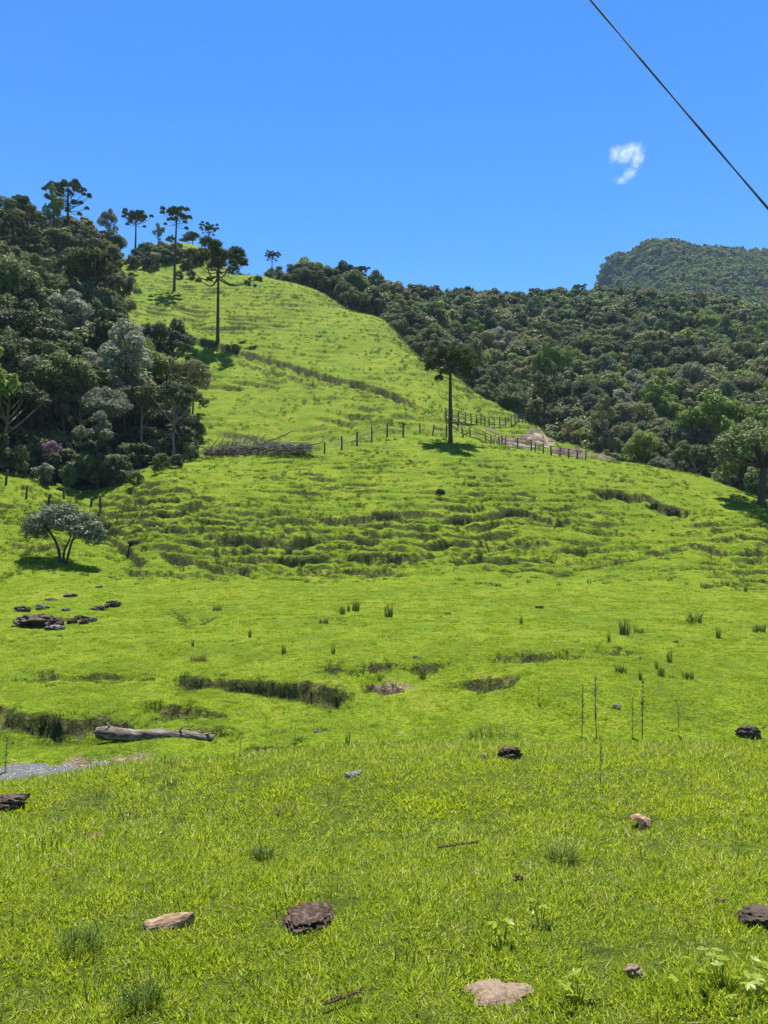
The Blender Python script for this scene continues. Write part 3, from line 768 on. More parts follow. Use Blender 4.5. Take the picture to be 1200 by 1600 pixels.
def leaves_mesh(L, n, leaf, seed, m, name='crown', low=0.35, up=0.45):
    g = np.random.default_rng(seed)
    w = np.array([r * r for _, r in L]); w = w / w.sum(); V = []
    for (c, r), ww in zip(L, w):
        k = int(n * ww); d = unit(g.normal(size=(k, 3)))
        flip = (d[:, 2] < -low) & (g.uniform(size=k) < 0.8); d[flip, 2] *= -1
        lump = 1 + 0.22 * np.sin(d[:, 0] * 5 + r * 9 + seed) * np.cos(d[:, 1] * 4.3 - r * 7) + 0.12 * np.sin(d[:, 2] * 8 + r * 5)
        rad = r * lump * g.uniform(0.45, 1.06, k) ** 0.45
        p = c + d * rad[:, None] * np.array([0.86, 0.86, 0.74])
        nr = unit(d * 0.75 + g.normal(size=(k, 3)) * 0.5 + np.array([0, 0, up]))
        t = unit(np.cross(nr, g.normal(size=(k, 3)))); b = np.cross(nr, t)
        s = (leaf * g.uniform(0.6, 1.3, k))[:, None]
        V.append(np.stack([p - t * s * 0.5, p + b * s * 0.3 - nr * s * 0.06, p + t * s * 0.5, p - b * s * 0.3 - nr * s * 0.06], 1).reshape(-1, 3))
    V = np.concatenate(V); Q = np.arange(len(V)).reshape(-1, 4)
    return mesh_np(name, V, Q, False, [m])

def trunk_mb(kind, L, g, rad=0.2):
    mb = MB()
    top = max(c[2] for c, _ in L) - 0.7
    zs = np.linspace(-0.6, top, 9); wob = np.cumsum(g.normal(0, 0.07, (9, 2)), 0); wob[:2] = 0
    path = np.column_stack([wob, zs]); rr = rad * np.linspace(1.15, 0.28, 9); rr[0] *= 1.5
    mb.tube(path, rr, 8)
    for c, r in L[::2]:
        z0 = max(0.35 * c[2], c[2] - 0.75 * math.hypot(c[0], c[1]) - 1.0); s = np.array([np.interp(z0, zs, path[:, 0]), np.interp(z0, zs, path[:, 1]), z0])
        mid = s * 0.45 + c * 0.55 - np.array([0, 0, 0.25 * r])
        t = np.linspace(0, 1, 5)[:, None]; mb.tube((1 - t) ** 2 * s + 2 * t * (1 - t) * mid + t * t * c, rad * np.linspace(0.5, 0.12, 5), 5)
    return mb

KINDS = ('round', 'umbrella', 'tall', 'tiered', 'ragged')
CROWN = {}; TRUNK = {}; LOW = []
for i, kd in enumerate(KINDS):
    for v in range(2):
        g = np.random.default_rng(200 + i * 10 + v); L = make_lobes(kd, g)
        CROWN[kd, v] = leaves_mesh(L, {'round': 13000, 'umbrella': 12500, 'tall': 10500, 'tiered': 9000, 'ragged': 8600}[kd], 0.245, 300 + i * 10 + v, M_LEAF['mid'])
        tm = trunk_mb(kd, L, g, 0.19 if kd != 'umbrella' else 0.24)
        TRUNK[kd, v] = tm.mesh('trunk', [M_BARK if v == 0 else M_BARK_P])
        if v == 0:
            for mk in ('dark', 'mid', 'olive', 'bright'):
                lm = leaves_mesh(L, 1500, 0.68, 400 + i, M_LEAF[mk], 'far_tree')
                LOW.append(lm)
bush_L = make_lobes('bush', np.random.default_rng(77))
BUSH_BASE = leaves_mesh(bush_L, 3000, 0.24, 78, M_LEAF['mid'])
BUSH_TRUNK = trunk_mb('bush', bush_L, np.random.default_rng(79), 0.06).mesh('trunk', [M_BARK])
BUSH = {}
for mk in ('dark', 'mid', 'olive', 'bright', 'pale', 'pink', 'silver'):
    q = BUSH_BASE.copy(); q.materials.clear(); q.materials.append(M_LEAF[mk]); q.name = 'crown'; BUSH[mk] = q

def tint(o, mk):
    o.material_slots[0].link = 'OBJECT'; o.material_slots[0].material = M_LEAF[mk]; return o
def tree(kd, v, mk, loc, sc, rz, label, group, name='forest_tree', cat='tree', sz=1.0):
    t = empty(name, loc, rz, label, cat, group); t.scale = (sc, sc, sc * sz)
    ob('trunk', TRUNK[kd, v], t); tint(ob('crown', CROWN[kd, v], t), mk)
    return t
def bush(mk, loc, sc, rz, label, group=None, name='bush', cat='bush', sz=1.0):
    t = empty(name, loc, rz, label, cat, group); t.scale = (sc, sc, sc * sz)
    ob('trunk', BUSH_TRUNK, t); ob('crown', BUSH[mk], t)
    return t

SHAPE_W = {'round': 'rounded', 'umbrella': 'flat topped', 'tall': 'tall narrow', 'tiered': 'layered', 'ragged': 'loose ragged'}
COL_W = {'dark': 'dark green', 'mid': 'mid green', 'olive': 'olive green', 'bright': 'fresh green', 'pale': 'pale green'}
ORD = ('first', 'second', 'third', 'fourth', 'fifth', 'sixth', 'seventh', 'eighth', 'ninth', 'tenth', 'eleventh', 'twelfth', 'thirteenth', 'fourteenth', 'fifteenth', 'sixteenth', 'seventeenth', 'eighteenth', 'nineteenth', 'twentieth', 'twenty-first', 'twenty-second', 'twenty-third', 'twenty-fourth')
def number(made):
    for lab in sorted(set(m[1] for m in made)):
        q = sorted((m[0], k) for k, m in enumerate(made) if m[1] == lab)
        if len(q) < 2:
            o = made[q[0][1]][2]
            if 'group' in o: del o['group']
            continue
        for j, (_, k) in enumerate(q): made[k][2]['label'] = (ORD[j] + ' from left, ' if j < len(q) - 1 or len(q) > 2 else 'last from left, ') + lab

def forest():
    g = np.random.default_rng(5); C = []
    for poly, sp, right in ((FOREST_L, 4.3, False), (FOREST_R, 5.0, True)):
        lo = poly.min(0); hi = poly.max(0)
        xs, ys = np.meshgrid(np.arange(lo[0], hi[0], sp), np.arange(lo[1], hi[1], sp * 0.87))
        xs = xs + (np.arange(xs.shape[0])[:, None] % 2) * sp / 2
        x = xs.ravel() + g.uniform(-0.36, 0.36, xs.size) * sp; y = ys.ravel() + g.uniform(-0.36, 0.36, xs.size) * sp
        k = inside(x, y, poly) & (np.abs(np.arctan2(x, y)) < 0.62) & ~((np.abs(x + 29.5) < 3.0) & (y < 74)); x, y = x[k], y[k]
        z = base_h(x, y)
        for a in zip(x, y, z): C.append((*a, right))
    P = np.array([c[:3] for c in C]); right = np.array([c[3] for c in C])
    dist = np.hypot(P[:, 0], P[:, 1])
    edge = np.array([min(abs(poly_sd(np.array([p[0]]), np.array([p[1]]), np.vstack([po, po[:1]]))[0][0]) for po in ((FOREST_R,) if r else (FOREST_L,))) for p, r in zip(P, right)])
    kind = g.choice(5, len(P), p=[0.36, 0.20, 0.18, 0.10, 0.16])
    pat = fbm(P[:, 0] / 22, P[:, 1] / 22, 2, 141) + g.normal(0, 0.28, len(P))
    mk = np.where(pat < -0.22, 'dark', np.where(pat < 0.12, 'mid', np.where(pat < 0.34, 'olive', np.where(pat < 0.55, 'bright', 'pale'))))
    lf = ~right
    mk = np.where(lf & (g.uniform(size=len(P)) < 0.35), 'dark', mk)
    sc = g.uniform(0.72, 1.18, len(P)) * np.where(edge < 5, 0.78, 1.0) * np.where(right, 0.98, 1.0)
    sc *= np.where(lf & (dist > 120), 0.8, 1.0)
    # what the view shows: crowns painted near to far on a coarse grid, land included
    top = P.copy(); top[:, 2] += 8.5 * sc
    px, py, dd = project(top); rad = 3.3 * sc / dd * F_PX
    gx, gy = 8.0, 8.0; occ = np.zeros((200, 150), bool); vis = np.zeros(len(P))
    tt = np.linspace(0.08, 0.97, 60)
    lx = top[:, 0, None] * tt; ly = top[:, 1, None] * tt; lz = EYE + (top[:, 2, None] - EYE) * tt
    hidden = (base_h(lx.ravel(), ly.ravel()).reshape(lx.shape) > lz + 0.3).any(1)
    YY, XX = np.mgrid[0:200, 0:150]; XX = XX * gx + 4; YY = YY * gy + 4
    for i in np.argsort(dist):
        if px[i] < -80 or px[i] > 1280: continue
        m = ((XX - px[i]) ** 2 + (YY - py[i]) ** 2) < rad[i] ** 2
        if not hidden[i]: vis[i] = (m & ~occ).sum() * (1 if m.sum() else 0)
        occ |= m
    show = np.argsort(-vis)[:262]; show = set(show[vis[show] > 0].tolist())
    FP = []; FR = []; FS = []; FI = []; made = []
    for i in range(len(P)):
        rz = g.uniform(0, 6.28)
        if i in show:
            bx = px[i]; kd = KINDS[kind[i]]; cw = COL_W[mk[i]]; sw = SHAPE_W[kd]
            if right[i]:
                up = 'on right skyline' if P[i, 1] > 245 else 'high on right slope' if P[i, 1] > 200 else 'halfway up right slope' if P[i, 1] > 150 else 'low on right slope'
                side = 'behind grassy hill' if bx < 700 else 'behind rail fence' if bx < 820 else 'above dirt road' if bx < 920 else 'above green bank' if bx < 1020 else 'above spreading tree' if bx < 1130 else 'by right border'
            else:
                up = 'high in left wood' if dist[i] > 125 else 'midway up left wood' if dist[i] > 100 else 'low in left wood' if dist[i] > 82 else 'at left wood front'
                side = 'by left border' if bx < 60 else 'above pink shrub' if bx < 120 else 'above small tree' if bx < 190 else 'beside open hillside'
            lab = f'{sw} {cw} tree {up} {side}'
            made.append((px[i], lab, tree(kd, int(g.integers(2)), str(mk[i]), P[i] - np.array([0, 0, 0.25]), sc[i], rz, lab, lab.replace(' tree ', ' trees '), sz=g.uniform(0.88, 1.18))))
        elif dist[i] < 200 and not hidden[i]: 
            FP.append(P[i]); FS.append(sc[i]); FR.append((0, 0, rz)); FI.append(kind[i] * 4 + {'dark': 0, 'mid': 1, 'olive': 2, 'bright': 3, 'pale': 2}[str(mk[i])])
        else:
            FP.append(P[i]); FS.append(sc[i]); FR.append((0, 0, rz)); FI.append(kind[i] * 4 + {'dark': 0, 'mid': 1, 'olive': 2, 'bright': 3, 'pale': 2}[str(mk[i])])
    number(made)
    scatter('forest', LOW, FP, FR, FS, FI, 'rest of the dense mixed forest covering the wooded slopes', 'forest')
    print('forest', len(P), len(show))
    UX = []
    for poly, nn in ((FOREST_L, 1700), (FOREST_R, 2200)):
        lo = poly.min(0); hi = poly.max(0); hi = np.minimum(hi, (1e9, 210))
        x = g.uniform(max(lo[0], -75), hi[0], nn * 3); y = g.uniform(lo[1], hi[1], nn * 3)
        k = inside(x, y, poly) & (np.abs(np.arctan2(x, y)) < 0.6)
        e = np.abs(poly_sd(x, y, np.vstack([poly, poly[:1]]))[0])
        k &= (g.uniform(size=len(x)) < 0.3 + 0.9 * (e < 6)) & (e > 0.35) & ~((np.abs(x + 29.5) < 2.6) & (y < 69.5))
        UX.append(np.stack([x[k], y[k]], 1)[:nn])
    UX = np.concatenate(UX); uz = base_h(UX[:, 0], UX[:, 1]); n_ = len(UX)
    scatter('undergrowth', [BUSH[q] for q in ('dark', 'mid', 'dark', 'dark', 'dark', 'olive')], np.column_stack([UX, uz - 0.2]), np.stack([0 * uz, 0 * uz, g.uniform(0, 6.28, n_)], 1), g.uniform(0.5, 1.25, n_), g.integers(0, 6, n_), 'dark leafy undergrowth filling the wood between the trunks', 'undergrowth')
    # far mountain
    n_ = 15000; r = np.sqrt(g.uniform(365 ** 2, 1000 ** 2, n_)); t = g.uniform(0.06, 0.58, n_)
    x, y = r * np.sin(t), r * np.cos(t); z = height(x, y)
    k = z > 0.26 * r; x, y, z = x[k], y[k], z[k]; n_ = len(x)
    scatter('mountain_forest', LOW, np.stack([x, y, z - 1.5], 1), np.stack([0 * x, 0 * x, g.uniform(0, 6.28, n_)], 1), g.uniform(0.8, 1.45, n_), g.integers(0, 20, n_), 'dense unbroken forest covering the distant mountain', 'forest')
    print('mountain', n_)
forest()

# ------------------------------------------------------------------ araucarias
def tuft_mesh(seed, n=190, el=1.0):
    g = np.random.default_rng(seed); V = []; 
    d = unit(g.normal(size=(n, 3))); d[:, 2] = np.where(d[:, 2] < -0.3, -d[:, 2], d[:, 2])
    a = d * g.uniform(0.12, 0.5, n)[:, None]; b = d * g.uniform(0.8, 1.08, n)[:, None] + np.array([0, 0, 0.12])
    sh = g.uniform(-0.9, 0.35, n) * (el - 1); a[:, 0] += sh; b[:, 0] += sh
    s = unit(np.cross(d, g.normal(size=(n, 3)))) * 0.085
    V = np.stack([a - s * 0.7, a + s * 0.7, (a + b) / 2 + s, b, (a + b) / 2 - s], 1).reshape(-1, 3)
    o = np.arange(n)[:, None] * 5
    return mesh_np('needle_tuft', V, np.concatenate([o + np.array([0, 1, 2, 4])]), False, [M_LEAF['needle']]), V, o
def tuft(seed, n, el):
    _, V, o = tuft_mesh(seed, n, el)
    F = [o + np.array([0, 1, 2, 4]), o + np.array([4, 2, 3])]
    return mesh_np('needle_tuft', V, F, False, [M_LEAF['needle']])
TUFT_ROUND = [tuft(500 + k, 190, 1.0) for k in range(2)]
TUFT_LONG = [tuft(510 + k, 190, 2.4) for k in range(2)]
def arm(drop, rise, seed):
    g = np.random.default_rng(seed); t = np.linspace(0, 1, 8)
    p = np.column_stack([t, 0.03 * np.sin(t * 5 + seed), -drop * np.sin(np.pi * np.minimum(t * 1.25, 1)) + rise * t ** 2.4])
    V, Q, T = tube(p, np.linspace(0.022, 0.009, 8), 5)
    return mesh_np('branch', V, [Q, T], True, [M_BARK]), p[-1]
ARMS = {'up': arm(0.06, 0.52, 1), 'flat': arm(0.05, 0.16, 2), 'sag': arm(0.17, 0.05, 3), 'mid': arm(0.05, 0.30, 4)}

def araucaria(base, H, crown_w, label, group, style='umbrella', seed=0, rz=0.0, lean=0.0, trunk_r=None):
    """base in the world, H total height, crown_w full crown width"""
    g = np.random.default_rng(900 + seed)
    root = empty('araucaria', base, rz, label, 'tree', group)
    tr = trunk_r or 0.021 * H
    t = np.linspace(0, 1, 10); path = np.column_stack([lean * t * H, 0.01 * H * np.sin(t * 4 + seed), -0.4 + t * (H * 0.955 + 0.4)])
    V, Q, T = tube(path, tr * np.interp(t, [0, 0.06, 0.8, 1], [1.35, 1.0, 0.62, 0.3]), 9)
    ob('trunk', mesh_np('trunk', V, [Q, T], True, [M_BARK]), root)
    def tier(z, nb, L, kind, ts, tufts, a0=0.0, extra=0.0):
        me, end = ARMS[kind]
        x0 = lean * z
        for k in range(nb):
            l = L * g.uniform(0.82, 1.12); a = a0 + k * 2 * math.pi / nb + g.normal(0, 0.16)
            b = ob('branch', me, root, (x0, 0, z + g.normal(0, 0.012) * H)); b.rotation_euler = (0, g.normal(0, 0.06), a); b.scale = (l, l, l)
            tm = tufts[k % 2]; q = ob('needle_tuft', tm, b, tuple(end)); s = ts * g.uniform(0.85, 1.15) / l; q.scale = (s, s, s * 0.85)
            q.rotation_euler = (0, 0, g.uniform(-0.4, 0.4))
    Rw = crown_w / 2
    if style == 'umbrella':      # broad feathery disc with bare lower arms
        tier(H * 0.80, 9, Rw * 0.80, 'mid', Rw * 0.22, TUFT_LONG, 0.2)
        tier(H * 0.86, 7, Rw * 0.58, 'mid', Rw * 0.25, TUFT_LONG, 0.5)
        tier(H * 0.90, 5, Rw * 0.38, 'mid', Rw * 0.24, TUFT_LONG, 0.1)
        tier(H * 0.94, 4, Rw * 0.2, 'mid', Rw * 0.24, TUFT_ROUND, 0.0)
        tier(H * 0.76, 5, Rw * 0.6, 'flat', Rw * 0.22, TUFT_ROUND, 0.9)
        tier(H * 0.71, 3, Rw * 0.5, 'sag', Rw * 0.2, TUFT_ROUND, 2.2)
    elif style == 'balls':       # flat crown of separate round tufts
        tier(H * 0.86, 9, Rw * 0.86, 'up', Rw * 0.2, TUFT_ROUND, 0.2)
        tier(H * 0.90, 6, Rw * 0.55, 'up', Rw * 0.21, TUFT_ROUND, 0.4)
        tier(H * 0.935, 5, Rw * 0.25, 'up', Rw * 0.25, TUFT_ROUND, 0.1)
        tier(H * 0.81, 4, Rw * 0.75, 'flat', Rw * 0.16, TUFT_ROUND, 1.0)
    elif style == 'heavy':       # dense bowl of tufts and long sagging arms
        tier(H * 0.80, 8, Rw * 0.74, 'up', Rw * 0.24, TUFT_ROUND, 0.2)
        tier(H * 0.86, 6, Rw * 0.5, 'up', Rw * 0.26, TUFT_ROUND, 0.5)
        tier(H * 0.91, 4, Rw * 0.25, 'up', Rw * 0.27, TUFT_ROUND, 0.1)
        tier(H * 0.76, 4, Rw * 0.9, 'sag', Rw * 0.13, TUFT_ROUND, 0.15)
        tier(H * 0.73, 3, Rw * 1.2, 'sag', Rw * 0.14, TUFT_ROUND, 0.05)
    elif style == 'dome':        # broad half globe of radiating arms
        for z, nb, l, ts, kd in ((0.62, 7, 1.0, 0.15, 'flat'), (0.52, 9, 0.98, 0.15, 'up'), (0.44, 9, 0.86, 0.15, 'up'), (0.35, 8, 0.68, 0.16, 'up'), (0.25, 6, 0.46, 0.17, 'up'), (0.16, 4, 0.22, 0.18, 'up')):
            tier(H - crown_w * z, nb, Rw * l * 0.9, kd, Rw * ts, TUFT_ROUND, g.uniform(0, 6))
    elif style == 'pyramid':     # younger tree with tiers down the stem
        for z, nb, l, ts in ((0.52, 6, 0.95, 0.22), (0.62, 7, 0.9, 0.24), (0.71, 7, 0.8, 0.25), (0.79, 7, 0.65, 0.26), (0.87, 6, 0.45, 0.27), (0.93, 4, 0.2, 0.27)):
            tier(H * z, nb, Rw * l * 0.9, 'flat' if z < 0.6 else 'up', Rw * ts, TUFT_ROUND, g.uniform(0, 6))
    return root

def rooted(px, py_base, py_top, d=None):
    """foot on the land and height so that foot and top show at these rows"""
    if d is None:
        p = at(px, py_base)
    else:
        q = pix(px, py_base, d); p = Vector((q[0], q[1], ground(q[0], q[1])))
    q = pix(px, py_top, p.y)
    return p, q[2] - p.z, p.y / F_PX

p, H, u = rooted(704, 691, 546, 83.5); araucaria(p - Vector((0, 0, 0.1)), H, 104 * u, 'umbrella shaped araucaria standing alone on top of the grassy knoll', None, 'umbrella', 1, trunk_r=0.25)
p, H, u = rooted(340, 536, 396); araucaria(p, H, 116 * u, 'tall araucaria with long sagging arms above the ditch on the hillside', None, 'heavy', 2, 0.2, trunk_r=0.29)
p, H, u = rooted(272, 455, 329); araucaria(p, H, 54 * u, 'slender tall araucaria with bare stem at the top of open hillside', None, 'balls', 3, 0.0, 0.018, trunk_r=0.27)
p, H, u = rooted(326, 400, 356); araucaria(p, H, 34 * u, 'small slim araucaria on the bare summit against the sky', None, 'balls', 4, trunk_r=0.22)
p, H, u = rooted(211, 420, 338, 172); araucaria(p, H, 50 * u, 'slim araucaria rising from shrubs left of the summit', None, 'balls', 5, trunk_r=0.25)
p, H, u = rooted(105, 360, 282, 143); araucaria(p, H, 74 * u, 'large domed araucaria on the skyline of the left wood', None, 'dome', 6, trunk_r=0.3)
p, H, u = rooted(425, 425, 396, 172); araucaria(p, H, 28 * u, 'tiny araucaria on the ridge right of the summit against the sky', None, 'balls', 7, trunk_r=0.15)
for k, (x_, top, d, w_, lab) in enumerate(((133, 392, 112, 92, 'left one of two close araucarias overlapping the open hillside'), (147, 396, 108, 88, 'right one of two close araucarias overlapping the open hillside'))):
    p, H, u = rooted(x_, 500, top, d); araucaria(p, H, w_ * u, lab, None, 'umbrella' if k == 0 else 'heavy', 8 + k, k * 1.3, trunk_r=0.28)
for k, (x_, top, d, w_, lab) in enumerate(((18, 332, 122, 52, 'dark araucaria in the left wood nearest the left border'), (42, 338, 126, 50, 'dark araucaria in the left wood second from the left border'), (30, 306, 140, 46, 'dark flat araucaria top on the skyline near the left border'), (62, 372, 124, 40, 'small araucaria in the left wood third from the left border'))):
    q = pix(x_, 450, d); z = ground(q[0], q[1]); H = pix(x_, top, d)[2] - z; araucaria(Vector((q[0], q[1], z)), H, w_ * d / F_PX, lab, None, 'pyramid' if k % 2 == 0 else 'balls', 12 + k, trunk_r=0.24)
for k, (x_, top, d, w_, lab) in enumerate(((545, 416, 186, 32, 'left one of two joined araucaria tops on the ridge behind hill'), (564, 417, 188, 30, 'right one of two joined araucaria tops on the ridge behind hill'), (905, 446, 288, 24, 'small dark araucaria on the skyline left of the distant mountain'), (1122, 393, 800, 9, 'tiny emergent tree on the crest of the distant mountain'), (850, 590, 118, 42, 'dark narrow araucaria at the foot of the right slope'), (815, 470, 292, 12, 'tiny dark araucaria at the low point of the right skyline'))):
    q = pix(x_, top + 40, d); z = ground(q[0], q[1]); H = pix(x_, top, d)[2] - z; araucaria(Vector((q[0], q[1], z)), H, w_ * d / F_PX, lab, None, 'balls' if k != 4 else 'pyramid', 22 + k, trunk_r=0.2)

# ------------------------------------------------------------------ single trees and shrubs
def single(kd, v, mk, px, d, top, label, w=None, name='tree', group=None, rz=0.0):
    q = pix(px, 700, d); z = ground(q[0], q[1]); Ht = pix(px, top, d)[2] - z
    hn = {'round': 11.0, 'umbrella': 10.3, 'tall': 12.2, 'tiered': 11.4, 'ragged': 10.8}[kd]
    wn_ = {'round': 7.4, 'umbrella': 10.0, 'tall': 5.6, 'tiered': 6.4, 'ragged': 8.0}[kd]
    s = Ht / hn; t = tree(kd, v, mk, (q[0], q[1], z - 0.2), s, rz, label, group, name)
    if w: ww = w * d / F_PX / wn_; t.scale = (ww, ww, s)
    return t
single('umbrella', 0, 'bright', 1135, 96, 622, 'big spreading light green tree at the right wood edge', 150, 'broadleaf_tree')
single('round', 1, 'pale', 1080, 98, 640, 'silvery green tree left of the big spreading tree', 80, 'broadleaf_tree')
def border_tree():
    q = pix(1190, 780, 70); z = ground(q[0], q[1]); g = np.random.default_rng(19); mb = MB()
    root = empty('broadleaf_tree', (q[0], q[1], z - 0.2), 0, 'near tree with thick trunk casting shade at the right border', 'tree')
    L = []
    for k in range(24):
        a = k * 2.4; r = 4.6 * math.sqrt((k + 0.5) / 24); L.append((np.array([0.9 + r * math.cos(a), r * math.sin(a), 7.0 - 0.07 * r * r + g.normal(0, 0.6)]), g.uniform(0.7, 1.25)))
    for x_, y_, z_ in ((-2.6, 0.5, 5.2), (-1.8, -0.8, 4.8), (-3.2, 0.0, 4.4), (-2.2, 1.5, 3.6), (1.6, -1.0, 4.6), (2.6, 0.5, 4.2), (-1.2, 1.2, 5.4), (-3.0, 1.6, 3.0)): L.append((np.array([x_, y_, z_]), 1.0))
    mb.tube(np.array([(0, 0, -0.3), (-0.02, 0, 0.5), (0.12, 0, 2.2), (0.35, 0.1, 4.0), (0.5, 0.1, 5.2)]), [0.50, 0.36, 0.30, 0.27, 0.2], 10)
    for c, r in L[::2]: mb.tube(np.array([(0.3, 0.05, 3.6), tuple(np.array([0.4, 0.05, 4.4]) * 0.5 + c * 0.5 - np.array([0, 0, 0.4])), tuple(c)]), [0.2, 0.11, 0.04], 6)
    ob('trunk', mb.mesh('trunk', [M_BARK]), root); ob('crown', leaves_mesh(L, 12000, 0.26, 20, M_LEAF['mid']), root)
border_tree()
single('umbrella', 1, 'mid', 1085, 92, 690, 'broad dark low tree just behind the right crest of knoll', 90, 'broadleaf_tree')
single('round', 0, 'bright', 1005, 98, 668, 'round yellowish green tree at the end of the dirt bank', 62, 'broadleaf_tree')
single('tiered', 1, 'olive', 944, 112, 616, 'tree with slim pale trunk behind the green road bank', 42, 'broadleaf_tree')
single('umbrella', 0, 'bright', 868, 150, 538, 'fresh green broad crown halfway up the right slope', 70, 'broadleaf_tree')
single('umbrella', 1, 'olive', 275, 92, 556, 'large olive tree at the corner of the left wood', 120, 'broadleaf_tree')
single('round', 0, 'olive', 210, 84, 580, 'grey olive rounded tree in front of the left wood', 90, 'broadleaf_tree')
single('ragged', 1, 'olive', 300, 97, 572, 'brownish olive tree bordering the open hillside', 70, 'broadleaf_tree')
single('ragged', 1, 'pale', 162, 165, 324, 'thin feathery tree on the skyline right of the domed araucaria', 42, 'broadleaf_tree')
single('ragged', 0, 'bright', 75, 139, 300, 'light leafed tree below the domed araucaria crown', 46, 'broadleaf_tree')
for k, (x_, d, tp, w_, mk, lab) in enumerate(((296, 190, 362, 34, 'dark', 'dark round tree on the summit knob left of the slim araucaria'), (284, 192, 370, 26, 'mid', 'small green tree on the summit knob beside the dark round tree'), (242, 192, 352, 28, 'pale', 'pale thin tree on the ridge between two araucarias'), (262, 194, 366, 22, 'dark', 'low dark tree on the ridge left of the summit knob'))):
    single('ragged' if k != 0 else 'round', k % 2, mk, x_, d, tp, lab, w_, 'broadleaf_tree')
for x_, d, w_, h_, mk, lab in ((212, 68.5, 34, 34, 'mid', 'leafy bush at the foot of the knoll left end'), (253, 70.5, 38, 42, 'mid', 'rounded bush in the row beside the dead branches'), (298, 77, 34, 40, 'olive', 'yellowish bush touching the heap of dead branches'), (275, 74, 30, 28, 'dark', 'low dark bush between two leafy bushes by the knoll'),
        (80, 69.5, 38, 76, 'pink', 'pink flowering shrub at the foot of the left wood'), (906, 111, 22, 30, 'pink', 'pale pink flowering shrub behind the green road bank'), (1138, 83, 22, 26, 'pink', 'purple flowering shrub right of the knoll crest'), (288, 168, 14, 16, 'pink', 'tiny pink shrub in the hedge below the summit'),
        (70, 67.6, 46, 44, 'pale', 'pale leafed shrub in front of the pink flowering shrub'), (108, 68.5, 34, 52, 'mid', 'mid green shrub right of the pink flowering shrub'), (128, 70.5, 46, 56, 'dark', 'dark shrub at the wood foot above the small lone tree'), (160, 71, 44, 60, 'mid', 'leafy shrub at the wood foot by the leaning post'), (100, 74, 50, 60, 'dark', 'dark shrub behind the pink flowering shrub'), (30, 67.5, 40, 60, 'olive', 'olive shrub at the wood foot nearest the left border'), (1180, 80, 70, 84, 'mid', 'leafy shrub beside the thick trunk at the right border'), (1118, 84, 50, 52, 'mid', 'round leafy shrub below the big spreading tree'), (1045, 94, 46, 46, 'dark', 'dark round shrub behind the knoll right of yellowish tree'), (982, 97, 26, 32, 'pale', 'pale leafy shrub at the right end of the dirt bank'),
        (205, 160, 24, 34, 'dark', 'small dark tree at the corner of the open hillside'), (1190, 78, 40, 50, 'dark', 'dark shrub at the far right behind the knoll')):
    q = pix(x_, 700, d); z = ground(q[0], q[1]); u = d / F_PX
    b = bush(mk, (q[0], q[1], z - 0.1), w_ * u / 4.2, x_, lab, None, 'flowering_shrub' if mk == 'pink' else 'bush', 'shrub' if mk == 'pink' else 'bush'); b.scale = (w_ * u / 4.2, w_ * u / 4.2, h_ * u / 3.1)
    if mk == 'pink' and h_ > 50:
        b.scale = (w_ * u / 4.2, w_ * u / 4.2, 0.55 * h_ * u / 3.1)
        for c in b.children:
            if c.name.startswith('crown'): c.location.z = 2.3
            else: c.scale.z = 1.9
g = np.random.default_rng(31)
hedge = []
for k in range(34):
    x_ = 205 + k * 3.1 + g.normal(0, 2); d = 166 + g.uniform(-3, 9) - 4 * (k > 24); u = d / F_PX
    q = pix(x_, 430, d); z = ground(q[0], q[1]); mk = ('dark', 'mid', 'dark', 'olive')[k % 4]; s = g.uniform(20, 34) * u / 4.2
    hedge.append((x_, f'{COL_W[mk]} bush in the hedge below the summit', bush(mk, (q[0], q[1], z - 0.2), s, k * 1.7, f'{COL_W[mk]} bush in the hedge band below the summit knob', f'{COL_W[mk]} bushes in the hedge band', sz=g.uniform(1.0, 1.5))))
number(hedge); hedge = []
for k in range(16):
    x_ = 360 + k * 9 + g.normal(0, 3); d = 172 - k * 0.3 + g.uniform(0, 8); u = d / F_PX
    q = pix(x_, 430, d); z = ground(q[0], q[1]); mk = ('dark', 'mid', 'olive')[k % 3]; s = g.uniform(16, 30) * u / 4.2
    hedge.append((x_, f'{COL_W[mk]} bush on the ridge right of summit', bush(mk, (q[0], q[1], z - 0.2), s, k * 2.1, f'{COL_W[mk]} bush on the ridge line right of the summit', f'{COL_W[mk]} bushes along the ridge', sz=g.uniform(1.0, 1.6))))
number(hedge)
for x_, y_, s in ((390, 438, 9), (399, 448, 9)):
    p = at(x_, y_); u = p.y / F_PX; bush('dark', p - Vector((0, 0, 0.1)), s * u / 4.2, x_, 'small round bush on the hill top right of sagging araucaria' if s == 9 and x_ < 395 else 'lower small round bush on the hill top', None)

